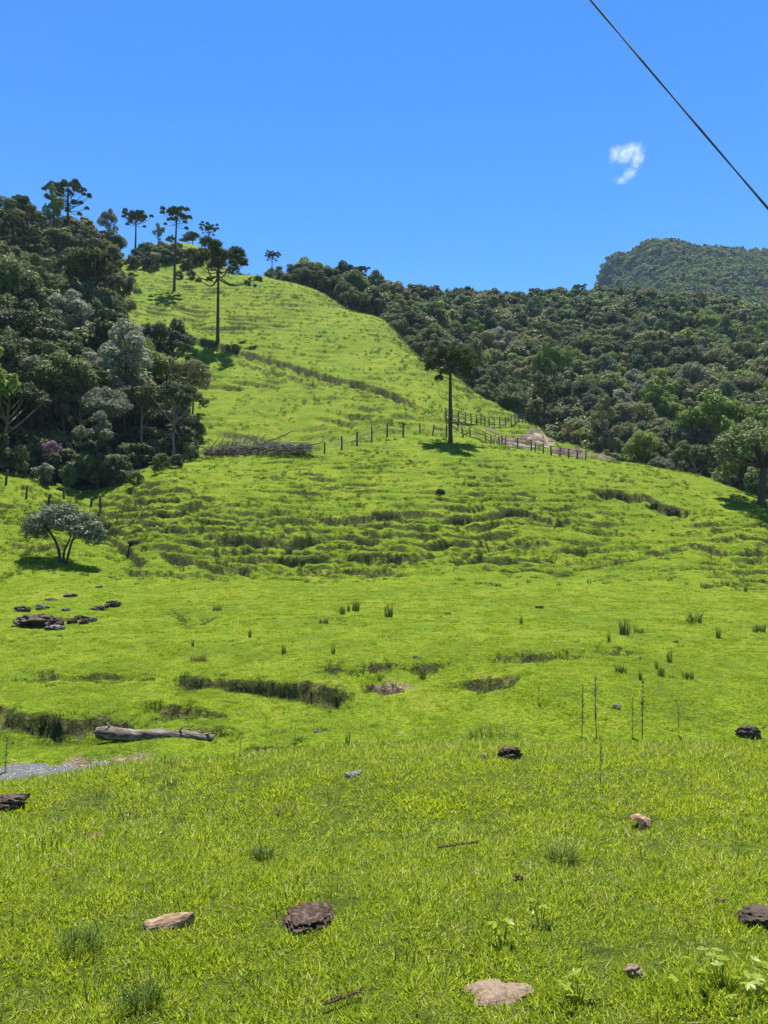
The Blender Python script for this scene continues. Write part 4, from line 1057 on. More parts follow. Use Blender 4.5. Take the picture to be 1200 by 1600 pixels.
# ------------------------------------------------------------------ small lone tree on the left
def lone_tree():
    p = at(98, 880); u = p.y / F_PX
    root = empty('small_tree', p, 0, 'small lone tree with silvery leaves and three stems casting shade on the grass', 'tree')
    g = np.random.default_rng(61); mb = MB()
    H = 95 * u
    def stem(pts, r0, r1): 
        pts = np.array(pts) * H; k = np.linspace(0, len(pts) - 1, 9); q = np.stack([np.interp(k, np.arange(len(pts)), pts[:, i]) for i in range(3)], 1)
        q[1:-1] = (q[:-2] + 2 * q[1:-1] + q[2:]) / 4; mb.tube(q, np.linspace(r0, r1, 9), 8)
    stem([(-0.04, 0, -0.06), (-0.05, 0, 0.12), (-0.10, 0.02, 0.3), (-0.2, 0.05, 0.46), (-0.38, 0.05, 0.66)], 0.13, 0.045)
    stem([(0.0, 0.02, -0.06), (0.0, 0.02, 0.14), (0.03, 0.03, 0.28), (0.1, 0.1, 0.42), (0.05, 0.1, 0.72)], 0.10, 0.04)
    stem([(0.06, -0.01, -0.06), (0.09, -0.02, 0.12), (0.14, -0.03, 0.3), (0.2, -0.06, 0.46), (0.42, -0.08, 0.62)], 0.10, 0.04)
    stem([(-0.12, 0.02, 0.34), (-0.12, -0.2, 0.5), (-0.2, -0.3, 0.7)], 0.06, 0.03)
    stem([(0.15, -0.03, 0.36), (0.2, 0.2, 0.5), (0.3, 0.3, 0.66)], 0.06, 0.03)
    ob('trunk', mb.mesh('trunk', [M_BARK]), root)
    L = []
    for x_, y_, z_, r_ in ((-0.5, 0, 0.64, 0.15), (-0.38, 0.2, 0.74, 0.16), (-0.36, -0.2, 0.68, 0.16), (-0.22, 0.05, 0.84, 0.16), (-0.1, -0.25, 0.78, 0.16), (-0.05, 0.28, 0.8, 0.17), (0.04, 0, 0.87, 0.16), (0.2, 0.2, 0.74, 0.16), (0.2, -0.2, 0.66, 0.16), (0.36, 0.05, 0.7, 0.17), (0.5, -0.05, 0.58, 0.16), (0.55, 0.1, 0.48, 0.12), (0.45, -0.15, 0.44, 0.13), (0.32, -0.28, 0.52, 0.13), (-0.56, -0.08, 0.53, 0.11), (-0.3, -0.3, 0.56, 0.11), (0.02, -0.3, 0.62, 0.12), (0.1, 0.02, 0.6, 0.14), (-0.22, 0.3, 0.6, 0.13), (0.44, 0.24, 0.6, 0.12), (-0.48, 0.15, 0.6, 0.15), (-0.44, -0.15, 0.55, 0.14), (-0.3, 0.0, 0.62, 0.15), (0.3, -0.05, 0.56, 0.15), (0.55, 0.0, 0.4, 0.1), (0.5, -0.2, 0.36, 0.09), (0.1, 0.3, 0.66, 0.15), (-0.12, 0.1, 0.68, 0.15), (0.0, -0.1, 0.72, 0.15), (-0.52, 0.0, 0.44, 0.11), (-0.45, 0.2, 0.46, 0.11), (0.52, 0.15, 0.46, 0.12), (0.4, 0.0, 0.46, 0.12), (0.58, -0.05, 0.33, 0.08), (-0.34, -0.1, 0.5, 0.11), (0.26, -0.2, 0.48, 0.1)):
        L.append((np.array([x_, y_, z_]) * H, r_ * H * 1.2))
    ob('crown', leaves_mesh(L, 13000, 0.15, 62, M_LEAF['silver']), root)
lone_tree()

# ------------------------------------------------------------------ fences
def post_mesh(seed, h=1.5, r=0.07):
    g = np.random.default_rng(seed); z = np.array([-0.35, 0, h * 0.5, h * 0.97, h]); path = np.column_stack([g.normal(0, 0.012, 5), g.normal(0, 0.012, 5), z])
    V, Q, T = tube(path, r * np.array([1.15, 1.1, 0.95, 0.9, 0.65]), 7)
    return mesh_np('post', V, [Q, T], True, [M_POST])
POSTS = [post_mesh(700 + k, 1.5, 0.085 + 0.012 * k) for k in range(3)]
def bar(a, b, r0, r1, m, name, parent=None, sag=0.0, seg=6, n_=5):
    a = np.array(a, float); b = np.array(b, float); t = np.linspace(0, 1, n_)[:, None]
    path = a + (b - a) * t; path[:, 2] -= sag * 4 * (t * (1 - t))[:, 0]
    o = path[0].copy(); V, Q, T = tube(path - o, np.linspace(r0, r1, n_), seg)
    return ob(name, mesh_np(name, V, [Q, T], True, [m]), parent, tuple(o))

def wire_fence():
    spots = [(507, 708, 1.25, 0), (534, 702, 1.5, 0), (558, 695, 1.5, 0), (581, 690, 1.75, 0), (605, 683, 1.65, 0), (630, 682, 1.9, 0.03), (656, 675, 1.2, 0), (676, 679, 1.4, -0.22), (698, 681, 1.5, 0), (724, 682, 1.45, -0.16)]
    ps = [at(x, y) for x, y, _, _ in spots]
    root = empty('wire_fence', ps[4], 0, 'weathered post and wire fence along the brow of the grassy knoll', 'fence')
    inv = Vector(ps[4])
    for k, ((_, _, h, ln), p) in enumerate(zip(spots, ps)):
        q = ob('post', POSTS[k % 3], root, p - inv); q.scale = (0.95, 0.95, h * 0.93 / 1.5); q.rotation_euler = (0, -ln, k)
    for k in range(len(ps) - 1):
        for hh in (0.35, 0.7, 1.05):
            bar(ps[k] - inv + Vector((0, 0, hh * spots[k][2] / 1.5)), ps[k + 1] - inv + Vector((0, 0, hh * spots[k + 1][2] / 1.5)), 0.012, 0.012, M_WIRE, 'wire', root, 0.04, 4)
wire_fence()

def rail_fence(pxs, n_posts, h, rails, label, rise=0.0, r=0.038):
    pts = np.array([march(px, py, height) for px, py in pxs]); acc = np.concatenate([[0], np.cumsum(np.hypot(*np.diff(pts, axis=0).T))])
    s = np.linspace(0, acc[-1], n_posts); xy = np.stack([np.interp(s, acc, pts[:, i]) for i in (0, 1)], 1); z = height(xy[:, 0], xy[:, 1])
    o = Vector((xy[0, 0], xy[0, 1], z[0])); root = empty('rail_fence', o, 0, label, 'fence')
    P = [Vector((x, y, zz)) - o for (x, y), zz in zip(xy, z)]
    for k, p in enumerate(P):
        q = ob('post', POSTS[k % 3], root, p); q.scale = (0.75, 0.75, h / 1.5); q.rotation_euler = (0.05 * math.sin(k * 2.3), 0.05 * math.cos(k * 3.1), k)
    for k in range(n_posts - 1):
        for j in range(rails):
            hh = h * (0.22 + 0.68 * j / max(1, rails - 1))
            bar(P[k] + Vector((0, -0.09, hh + 0.02 * math.sin(k * 3 + j))), P[k + 1] + Vector((0, -0.09, hh + 0.02 * math.cos(k * 2 + j))), r, r * 0.85, M_RAIL, 'rail', root, 0, 5, 2)
rail_fence([(695, 652), (712, 658), (740, 662), (770, 667), (800, 665), (822, 661)], 17, 1.35, 4, 'grey wooden rail fence curving across the slope behind the umbrella araucaria')
rail_fence([(697, 655), (716, 670), (740, 683), (765, 692), (790, 697), (830, 704)], 12, 1.2, 3, 'long wooden rail fence running down from the araucaria beside the dirt road', r=0.048)
rail_fence([(836, 706), (862, 711), (890, 716), (915, 719)], 7, 1.0, 2, 'low wooden rail fence below the green road bank')

g = np.random.default_rng(88)
for x_, y_, h, lab in ((9, 757, 1.5, 'dark fence post on the grassy slope nearest the left border'), (41, 780, 1.4, 'thick dark fence post on the slope left of the small tree'), (76, 787, 1.1, 'fence post showing just above the small lone tree'), (100, 778, 1.2, 'thin fence post at the foot of the wood above the small tree'), (157, 797, 1.5, 'thick leaning fence post right of the small tree at the wood edge'), (143, 790, 0.9, 'short fence post left of the thick leaning post')):
    p = at(x_, y_); q = ob('fence_post', POSTS[int(g.integers(3))], None, p, lab, 'post', 'fence posts at the foot of the left wood'); q.scale = (1.0, 1.0, h * 0.8 / 1.5); q.rotation_euler = (g.normal(0, 0.07), g.normal(0, 0.07), g.uniform(0, 6))

# ------------------------------------------------------------------ heap of a felled tree and its dry branches
def dead_tree():
    a = at(318, 716); b = at(484, 709); o = at(400, 716)
    root = empty('felled_tree', o, 0, 'heap of grey dry branches from a felled tree beside the left wood', 'felled tree')
    g = np.random.default_rng(41); ax = (b - a); ln = ax.length; e = ax.normalized()
    def P(t, up, dy=0): return tuple(a + ax * t + Vector((0, dy, up)) - o)
    def limb(name, pts, r0, r1, m=M_DEAD, n_=8, seg=7):
        pts = np.array(pts); k = np.linspace(0, len(pts) - 1, n_); q = np.stack([np.interp(k, np.arange(len(pts)), pts[:, i]) for i in range(3)], 1); q[1:-1] += g.normal(0, 0.05, (n_ - 2, 3))
        c = q[0].copy(); V, Q, T = tube(q - c, np.linspace(r0, r1, n_), seg); return ob(name, mesh_np(name, V, [Q, T], True, [m]), root, tuple(c))
    limb('trunk', [P(0.02, 0.5), P(0.4, 0.75), P(0.75, 1.2), P(1.0, 0.7)], 0.24, 0.1)
    limb('trunk', [P(0.1, 0.35, -0.5), P(0.45, 0.3, -0.5), P(0.72, 1.0, -0.2)], 0.19, 0.08)
    limb('branch', [P(0.55, 1.1), P(0.72, 1.9), P(0.86, 2.7, 1.0)], 0.10, 0.05)
    limb('branch', [P(-0.2, 1.6), P(-0.05, 1.4), P(0.1, 0.7)], 0.13, 0.07)
    for k in range(90):
        t = g.uniform(0.02, 1.0); l = g.uniform(0.08, 0.22); up = g.uniform(0.0, 0.75); s = g.choice((-1, 1)); dy = g.uniform(-1.3, 0.9)
        limb('branch', [P(t, g.uniform(0.15, 0.9), dy), P(t + s * l * 0.5, 0.5 + up * 0.6, dy + g.normal(0, 0.4)), P(t + s * l, max(0.12, 0.3 + up + g.normal(0, 0.3)), dy + g.normal(0, 0.8))], g.uniform(0.05, 0.11), 0.025, M_DEAD, 6, 5)
    for k in range(22):
        t = g.uniform(0.0, 0.55); limb('branch', [P(t, 0.5, g.uniform(-0.5, 0.8)), P(t + 0.04, 1.3, 0.3), P(t + g.uniform(0.04, 0.16), g.uniform(1.7, 3.0), g.uniform(-0.5, 0.8))], 0.06, 0.022, M_DEAD, 6, 5)
    V = []; F = []; mb = MB()
    for k in range(900):
        t = g.uniform(0.02, 1.02); dy = g.uniform(-1.7, 1.0); p = np.array(P(t, g.uniform(0.05, 1.7) * (1.1 - abs(t - 0.4)), dy)); d = g.normal(size=3) * np.array([1, 0.6, 0.35]); d /= np.linalg.norm(d); l = g.uniform(0.4, 1.5)
        mb.tube(np.array([p - d * l / 2, p + d * l / 2]), [0.03, 0.015], 3)
    t_ = ob('twigs', mb.mesh('twigs', [M_DEAD], False), root, kind='stuff')
dead_tree()

# ------------------------------------------------------------------ log across the bank
def log():
    a = at(152, 1163); b = at(332, 1157); c = (a + b) / 2; l = (b - a).length
    root = empty('log', (c.x, c.y, c.z), math.atan2(b.y - a.y, b.x - a.x), 'pale weathered log lying under the eroded bank near the stream', 'log')
    g = np.random.default_rng(51); t = np.linspace(-0.5, 0.5, 26); r = 0.118 * (1 - 0.25 * t + 0.06 * np.sin(t * 9) + g.normal(0, 0.03, 26)); r[0] *= 0.86; r[-1] *= 0.5; r[-2] *= 0.75
    path = np.column_stack([t * l, 0.015 * np.sin(t * 7), 0.13 + 0.008 * np.sin(t * 11) - 0.03 * t])
    V, Q, T = tube(path, r, 16); V += (fbm(V[:, 0] * 4, V[:, 1] * 9 + V[:, 2] * 7, 3, 52) * 0.045)[:, None] * np.array([0.2, 1, 1])
    ob('bark', mesh_np('bark', V, [Q, T], True, [M_LOG]), root)
    for k, (s, dx, dz) in enumerate(((-0.36, -0.1, 0.2), (0.2, 0.12, 0.16), (0.43, 0.15, 0.05))):
        bar((s * l, 0, 0.17), (s * l + dx, -0.06, 0.17 + dz), 0.03, 0.015, M_DEAD, 'stub', root)
log()

# ------------------------------------------------------------------ lumps: clods, stones, dung, bark, twigs
def lump_mesh(name, seed, dims, m, rough=0.25, flat=0.0, res=3, fine=0.06):
    import bmesh
    bm = bmesh.new(); bmesh.ops.create_icosphere(bm, subdivisions=res, radius=1)
    V = np.array([v.co[:] for v in bm.verts]); F = np.array([[v.index for v in f.verts] for f in bm.faces]); bm.free()
    n1 = fbm(V[:, 0] * 1.3 + seed, V[:, 1] * 1.3 + V[:, 2] * 1.7, 3, seed); n2 = fbm(V[:, 0] * 5 + V[:, 2] * 3, V[:, 1] * 5 - V[:, 2] * 4 + seed, 3, seed + 9)
    V *= (1 + rough * n1 * 1.6 + fine * n2 * 2)[:, None]
    V[:, 2] = np.where(V[:, 2] > 1 - flat, 1 - flat + (V[:, 2] - 1 + flat) * 0.25, V[:, 2])
    V *= np.array(dims) / 2; V[:, 2] += dims[2] * 0.28
    return mesh_np(name, V, F, res < 4 and True, [m])
def lump(name, px, py, wpx, hpx, dpx, m, label, cat, seed, rough=0.25, flat=0.0, res=4, fine=0.08, group=None, sink=0.0):
    p = at(px, py); u = math.hypot(p.y, p.z - EYE) / F_PX
    o = ob(name, lump_mesh(name, seed, (wpx * u, dpx * u, hpx * u), m, rough, flat, res, fine), None, (p.x, p.y, p.z - sink), label, cat, group)
    o.rotation_euler = (0, 0, 0.3 * math.sin(seed * 1.7)); return o
lump('cow_pat', 483, 1440, 62, 24, 78, M_DUNG, 'dark crumbly dry cow pat in the middle of the near grass', 'cow pat', 3, 0.18, 0.35, 5, 0.16)
lump('soil_clod', 797, 1184, 34, 22, 30, M_DUNG, 'black lump of dung on the far edge of the near meadow', 'clod', 5, 0.3, 0.2, 4, 0.15)
lump('soil_clod', 757, 1187, 14, 9, 14, M_CLOD, 'small brown clod left of the black dung lump', 'clod', 6)
lump('soil_clod', 990, 1522, 22, 16, 20, M_EARTH, 'small pale clod in the grass right of the bare soil patch', 'clod', 8, 0.3)
lump('soil_clod', 1190, 1440, 62, 26, 44, M_CLOD, 'brown flat clod cut by the right border', 'clod', 9, 0.25, 0.2)
lump('soil_clod', 1170, 1150, 32, 20, 26, M_CLOD, 'grey brown clod at the right end of the near meadow edge', 'clod', 10, 0.35)
lump('soil_clod', 845, 1421, 10, 8, 9, M_CLOD, 'tiny brown crumb near the centre right of the near grass', 'clod', 11)
lump('soil_clod', 811, 1376, 12, 10, 10, M_DUNG, 'tiny dark crumb in the grass below the brown twig', 'clod', 12)
lump('soil_clod', 14, 1262, 46, 22, 30, M_CLOD, 'dark broken clod of bark and soil at the left border', 'clod', 13, 0.4, 0.1)
for k, (x_, y_, w_, h_, m, lab) in enumerate(((58, 970, 66, 24, M_CLOD, 'big brown earth lump on the left of the valley'), (82, 973, 30, 18, M_DUNG, 'dark earth lump right of the big brown one'), (86, 980, 28, 8, M_ROCK, 'pale flat stone below the dark earth lump'), (113, 971, 15, 10, M_CLOD, 'small dark lump in the row right of the big one'), (126, 966, 20, 10, M_CLOD, 'rounded dark lump second in the row'), (131, 972, 12, 9, M_DUNG, 'black small lump lowest in the row'), (144, 968, 14, 9, M_ROCK, 'grey stone at the right end of the row'), (157, 950, 22, 8, M_CLOD, 'flat brown lump near the pale stone'), (176, 944, 20, 12, M_CLOD, 'dark lump upper right of the row'), (66, 948, 18, 7, M_ROCK, 'pale stone above the big earth lump'), (103, 952, 12, 6, M_ROCK, 'small pale stone between the lumps'), (110, 930, 18, 7, M_ROCK, 'pale stone under the small tree shade'), (80, 937, 14, 6, M_ROCK, 'grey stone left below the small tree'), (155, 917, 10, 5, M_ROCK, 'tiny pale stone right below the small tree'), (35, 951, 22, 9, M_CLOD, 'low brown lump left of the stones'), (208, 848, 16, 7, M_DUNG, 'dark stone in the gully right of the small tree'), (452, 859, 9, 7, M_ROCK, 'pale small stone on the lower face of the knoll'), (688, 768, 12, 8, M_DUNG, 'dark mound of earth high on the knoll face'), (1052, 798, 15, 11, M_CLOD, 'grey boulder in the rough step on the right of the knoll'), (1022, 790, 12, 9, M_DUNG, 'brown boulder left of the grey boulder on the knoll'), (650, 1026, 10, 5, M_ROCK, 'pale stone on the valley floor by the low bank'), (496, 1142, 10, 6, M_ROCK, 'pale stone on the flat ground before the near edge'), (963, 1103, 14, 6, M_ROCK, 'pale stone between the tall weed stalks'), (843, 949, 12, 5, M_DUNG, 'dark cow pat on the right of the valley'), (700, 959, 10, 4, M_DUNG, 'small dark cow pat in the middle of the valley'), (1056, 1003, 8, 4, M_DUNG, 'tiny dark cow pat below the rushes'))):
    lump('stone' if m is M_ROCK else 'earth_lump', x_, y_ + h_ * 0.3, w_, h_ * 1.1, w_ * 0.8, m, lab, 'stone' if m is M_ROCK else 'lump', 100 + k, 0.5, 0.0, 4, 0.22, sink=0.1 * h_ * 40 / F_PX)
# shore stones
for k, (x_, y_, w_) in enumerate(((40, 1212, 16), (62, 1214, 11), (147, 1196, 12), (190, 1194, 16), (212, 1190, 13), (175, 1199, 9), (128, 1200, 10), (20, 1216, 12))):
    lump('stone', x_, y_, w_, w_ * 0.6, w_ * 0.8, M_ROCK if k % 3 else M_EARTH, ('larger pale stone in the stream near the left border', 'small pale stone beside the larger one in the stream', 'leftmost sandy stone on the stream shore', 'largest sandy stone on the stream shore', 'rightmost sandy stone on the stream shore', 'tiny sandy stone at the middle of the shore', 'pale stone where the stream reaches the sandy shore', 'pale stone in the stream closest to the left border')[k], 'stone', 150 + k, 0.35, 0.05, 3, 0.1, group='stones along the stream')

def bare_patch():
    p = at(778, 1552); g = np.random.default_rng(3)
    a = np.linspace(0, 2 * math.pi, 40, endpoint=False); rr = 1 + 0.16 * np.sin(3 * a + 1) + 0.1 * np.sin(5 * a) + g.normal(0, 0.05, 40)
    V = []
    for q in (1.0, 0.85, 0.6, 0.3): V.append(np.column_stack([p.x + 0.125 * rr * q * np.cos(a), p.y + 0.085 * rr * q * np.sin(a)]))
    V = np.concatenate(V + [np.array([[p.x, p.y]])]); z = height(V[:, 0], V[:, 1]) + np.concatenate([np.full(40, 0.002), np.full(40, 0.014), np.full(40, 0.02), np.full(40, 0.021), [0.021]]) + 0.012 * fbm(V[:, 0] * 25, V[:, 1] * 25, 3, 4)
    k = np.arange(40); k2 = (k + 1) % 40; Q = np.concatenate([np.stack([o * 40 + k, o * 40 + k2, o * 40 + 40 + k2, o * 40 + 40 + k], 1) for o in range(3)]); T = np.stack([120 + k, 120 + k2, np.full(40, 160)], 1)
    ob('bare_soil', mesh_np('bare_soil', np.column_stack([V, z]), [Q, T], True, [M_EARTH]), label='patch of bare pale soil in the near grass', cat='soil patch', kind='stuff')
bare_patch()

def slab(name, px, py, w, h, label, cat, m, seed, tilt, yaw, thick=0.16):
    """a curled, splintered piece of bark or wood"""
    p = at(px, py); u = math.hypot(p.y, p.z - EYE) / F_PX; g = np.random.default_rng(seed)
    nx, ny = 18, 8; x = np.linspace(-0.5, 0.5, nx); y = np.linspace(-0.5, 0.5, ny); X, Y = np.meshgrid(x, y, indexing='ij')
    hw = np.interp(x, [-0.5, -0.42, 0, 0.35, 0.5], [0.5, 0.9, 1, 0.75, 0.2])[:, None] * (1 + 0.15 * gnoise(x * 9, x * 0 + seed, 3))[:, None]
    PX = X * w * u; PY = Y * hw * h * u; PZ = (0.3 * h * u) * (1 - (2 * Y) ** 2) + 0.12 * h * u * fbm(X * 5, Y * 9, 3, seed)
    tp = np.stack([PX, PY, PZ + thick * h * u], -1).reshape(-1, 3); bt = np.stack([PX, PY, PZ], -1).reshape(-1, 3)
    idx = np.arange(nx * ny).reshape(nx, ny); Q = np.stack([idx[:-1, :-1], idx[1:, :-1], idx[1:, 1:], idx[:-1, 1:]], -1).reshape(-1, 4)
    N = nx * ny; ring = np.concatenate([idx[:, 0], idx[-1, 1:], idx[-2::-1, -1], idx[0, -2:0:-1]]); r2 = np.roll(ring, -1)
    F = np.concatenate([Q, Q[:, ::-1] + N, np.stack([ring + N, r2 + N, r2, ring], 1)])
    o = ob(name, mesh_np(name, np.concatenate([tp, bt]), F, False, [m]), None, (p.x, p.y, p.z + 0.006), label, cat); o.rotation_euler = (*tilt, yaw); return o
slab('bark_piece', 265, 1446, 68, 26, 'curled strip of pale bark in the near grass left of the cow pat', 'bark', M_PBARK, 1, (0.35, -0.1), 0.22)
slab('bark_piece', 996, 1292, 32, 30, 'brown broken piece of wood standing up in the grass at right', 'wood', M_PBARK, 2, (1.0, 0.3), 0.9, 0.3)
slab('bark_piece', 552, 1213, 26, 14, 'grey piece of bark near the top of the near grass', 'bark', M_DEAD, 3, (0.3, 0.0), 0.5)
slab('bark_piece', 18, 1252, 50, 20, 'dark bark on top of the clod at the left border', 'bark', M_CLOD, 4, (0.4, 0.0), 0.4)
slab('bark_piece', 1125, 1409, 14, 7, 'dark chip of wood in the grass near the right border', 'wood chip', M_STRAW, 6, (0.2, 0.0), -0.2)
slab('bark_piece', 148, 1307, 22, 9, 'brown chip of bark in the grass at left', 'bark', M_STRAW, 7, (0.2, 0.0), 0.6)

def twig(px, py, w, label, seed, yaw):
    """a shed araucaria twig with its stiff dry needles"""
    p = at(px, py); u = math.hypot(p.y, p.z - EYE) / F_PX; l = w * u; g = np.random.default_rng(seed); mb = MB()
    t = np.linspace(-0.5, 0.5, 8); mb.tube(np.column_stack([t * l, 0.03 * l * np.sin(t * 5), 0.02 + 0 * t]), np.linspace(0.006, 0.003, 8), 5)
    V = []
    for k in range(110):
        s = g.uniform(-0.5, 0.5) * l; a = g.uniform(0, 6.28); d = np.array([0.7, math.cos(a) * 0.7, math.sin(a) * 0.7]) * g.uniform(0.014, 0.026); b = np.array([s, 0.03 * l * math.sin(s / l * 5), 0.02]); q = np.cross(d, (0.3, 0.9, 0.2)); q = q / np.linalg.norm(q) * 0.0022
        V += [b - q, b + q, b + d]
    mb.add(np.array(V), None, np.arange(330).reshape(-1, 3))
    o = ob('twig', mb.mesh('twig', [M_STRAW], False), None, (p.x, p.y, p.z + 0.012), label, 'twig'); o.rotation_euler = (0, -0.08, yaw)
twig(715, 1328, 58, 'brown shed araucaria twig lying flat in the near grass', 1, 0.05)
twig(535, 1572, 54, 'brown araucaria twig at the bottom border left of the bare soil', 2, 0.4)

# ------------------------------------------------------------------ rushes, stalks and weeds
RUSH = [blades(60, 0.16, 0.55, 0.022, 801, 0.28, 3, M_RUSH, 'rush_tuft'), blades(36, 0.10, 0.55, 0.02, 802, 0.18, 3, M_RUSH, 'rush_tuft'), blades(70, 0.24, 0.4, 0.024, 803, 0.55, 3, M_RUSH, 'rush_tuft')]
for k, (x_, y_, h_, v, lab) in enumerate(((340, 954, 15, 2, 'low spreading rush tuft on the left of the valley'), (535, 960, 16, 0, 'rush tuft left of a close pair in mid valley'), (545, 955, 14, 1, 'thin rush between two tufts in mid valley'), (556, 955, 20, 0, 'tall rush tuft right of a close pair in mid valley'), (607, 964, 22, 0, 'lone rush tuft in the centre of the valley'), (506, 974, 15, 2, 'low rush tuft left below the close pair'), (391, 996, 16, 1, 'dark upright rush left of centre in the valley'), (521, 1022, 18, 1, 'slim rush above the low bank in the centre'), (443, 1022, 18, 1, 'very slim rush above the eroded bank'), (301, 1010, 14, 1, 'slim rush right of the bank above the log'), (1085, 972, 24, 2, 'dark rush tuft at right of the valley with brown base'), (976, 992, 26, 0, 'rush tuft at the head of the eroded hollow'), (998, 989, 15, 2, 'small tuft right of the rush at the eroded hollow'), (951, 1003, 18, 1, 'dark upright rush in the eroded hollow'), (1122, 997, 20, 1, 'rush tuft on the right slope of the valley'), (1186, 987, 20, 2, 'spreading rush tuft by the right border'), (1047, 1036, 24, 1, 'tall rush on the right bank'), (1026, 1045, 14, 1, 'short rush left of the tall rush on the right bank'), (1000, 1062, 18, 1, 'dark rush above the tall weed stalks'), (1033, 1056, 16, 0, 'rush below the tall rush on the right bank'), (1075, 1060, 18, 2, 'grassy rush on the right bank face'), (970, 1050, 20, 2, 'yellowish rush on the right bank brow'), (1165, 925, 14, 1, 'rush in the upper right of the valley'), (1100, 918, 14, 2, 'low rush tuft in the upper right of the valley'), (1133, 915, 14, 2, 'spreading tuft beside the low rush at upper right'), (815, 975, 16, 1, 'slim rush right of centre on the valley floor'), (544, 1165, 24, 1, 'dark rush just beyond the near meadow edge'), (482, 848, 24, 1, 'upright weed on the lower face of the knoll'), (441, 880, 20, 1, 'upright weed at the foot of the knoll'), (660, 1062, 18, 0, 'rush beside the sandy scar of the low bank'))):
    p = at(x_, y_); u = p.y / F_PX; s = h_ * u / 0.52
    o = ob('rush_tuft', RUSH[v], None, p, lab, 'rush', 'rush tufts of the valley'); o.scale = (s, s, s); o.rotation_euler = (0, 0, k * 1.3)

def stalk_mesh(seed, h=1.0):
    g = np.random.default_rng(seed); mb = MB(); t = np.linspace(0, 1, 8); path = np.column_stack([0.05 * np.sin(t * 2 + seed) * h, 0.03 * t, t * h]); mb.tube(path, np.linspace(0.013, 0.005, 8), 5)
    V = []
    for k in range(90):
        s = g.uniform(0.08, 1.0) ** 0.8; a = k * 2.4; l = 0.11 * (1.15 - s) + 0.03; b = np.array([np.interp(s, t, path[:, 0]), np.interp(s, t, path[:, 1]), s * h]); d = np.array([math.cos(a), math.sin(a), g.uniform(0.2, 0.9)]) * l; q = np.cross(d, (0, 0, 1)); q = q / (np.linalg.norm(q) + 1e-9) * 0.014
        V += [b, b + d * 0.5 - q, b + d, b + d * 0.5 + q]
    mb.add(np.array(V), np.arange(360).reshape(-1, 4)); return mb.mesh('weed_stalk', [M_RUSH], False)
STALK = [stalk_mesh(k) for k in range(3)]
for k, (x_, y_, h_, lab) in enumerate(((909, 1152, 78, 'tall leafy weed stalk left of a pair beyond the meadow edge'), (934, 1152, 96, 'tallest leafy weed stalk of a pair beyond the meadow edge'), (1004, 1162, 96, 'tall weed stalk right of the pair beyond the meadow edge'), (988, 1152, 60, 'thin weed stalk just left of the right tall stalk'), (1062, 1150, 46, 'small thin weed stalk on the dark bank at right'), (842, 1100, 34, 'thin dry weed stalk on the pale slope left of the pair'), (938, 1228, 62, 'thin grass stalk in the near grass under the weed stalks'), (462, 1160, 26, 'small weed in front of the dark hollow at centre left'), (375, 1190, 44, 'pale bent weed at the edge of the near meadow above the log'), (6, 1225, 70, 'thin weed stalk before the stream at the left border'))):
    p = at(x_, y_); u = math.hypot(p.y, p.z - EYE) / F_PX; s = h_ * u
    o = ob('weed_stalk', STALK[k % 3], None, p, lab, 'weed', 'weed stalks'); o.scale = (s * 0.65, s * 0.65, s); o.rotation_euler = (0, 0, k * 2.1)

def brush(px, py, w, h, label, m, seed):
    p = at(px, py); u = math.hypot(p.y, p.z - EYE) / F_PX; W_, H_ = w * u, h * u
    me = blades(150, W_ * 0.5, H_, max(0.006, W_ * 0.016), seed, 1.1, 3, m, 'dry_tuft')
    return ob('dry_tuft', me, None, p - Vector((0, 0, 0.01)), label, 'tuft')
brush(775, 1160, 82, 32, 'dark brushy tuft on the edge beyond the near meadow', M_TUSSOCK, 1)
brush(310, 1033, 26, 18, 'small brown heap of dead stalks on the valley floor', M_STRAW, 2)
brush(445, 1272, 34, 16, 'brownish dry tuft in the near grass', M_STRAW, 3)
brush(122, 1482, 50, 34, 'dark tuft with dry tips in the near grass at left', M_TUSSOCK, 4)
brush(225, 1572, 40, 42, 'dark upright tuft at the bottom border', M_TUSSOCK, 5)
brush(412, 1340, 22, 24, 'small dark tuft left of centre in the near grass', M_TUSSOCK, 6)
brush(880, 1345, 40, 34, 'dark green tuft in the near grass at right', M_TUSSOCK, 7)

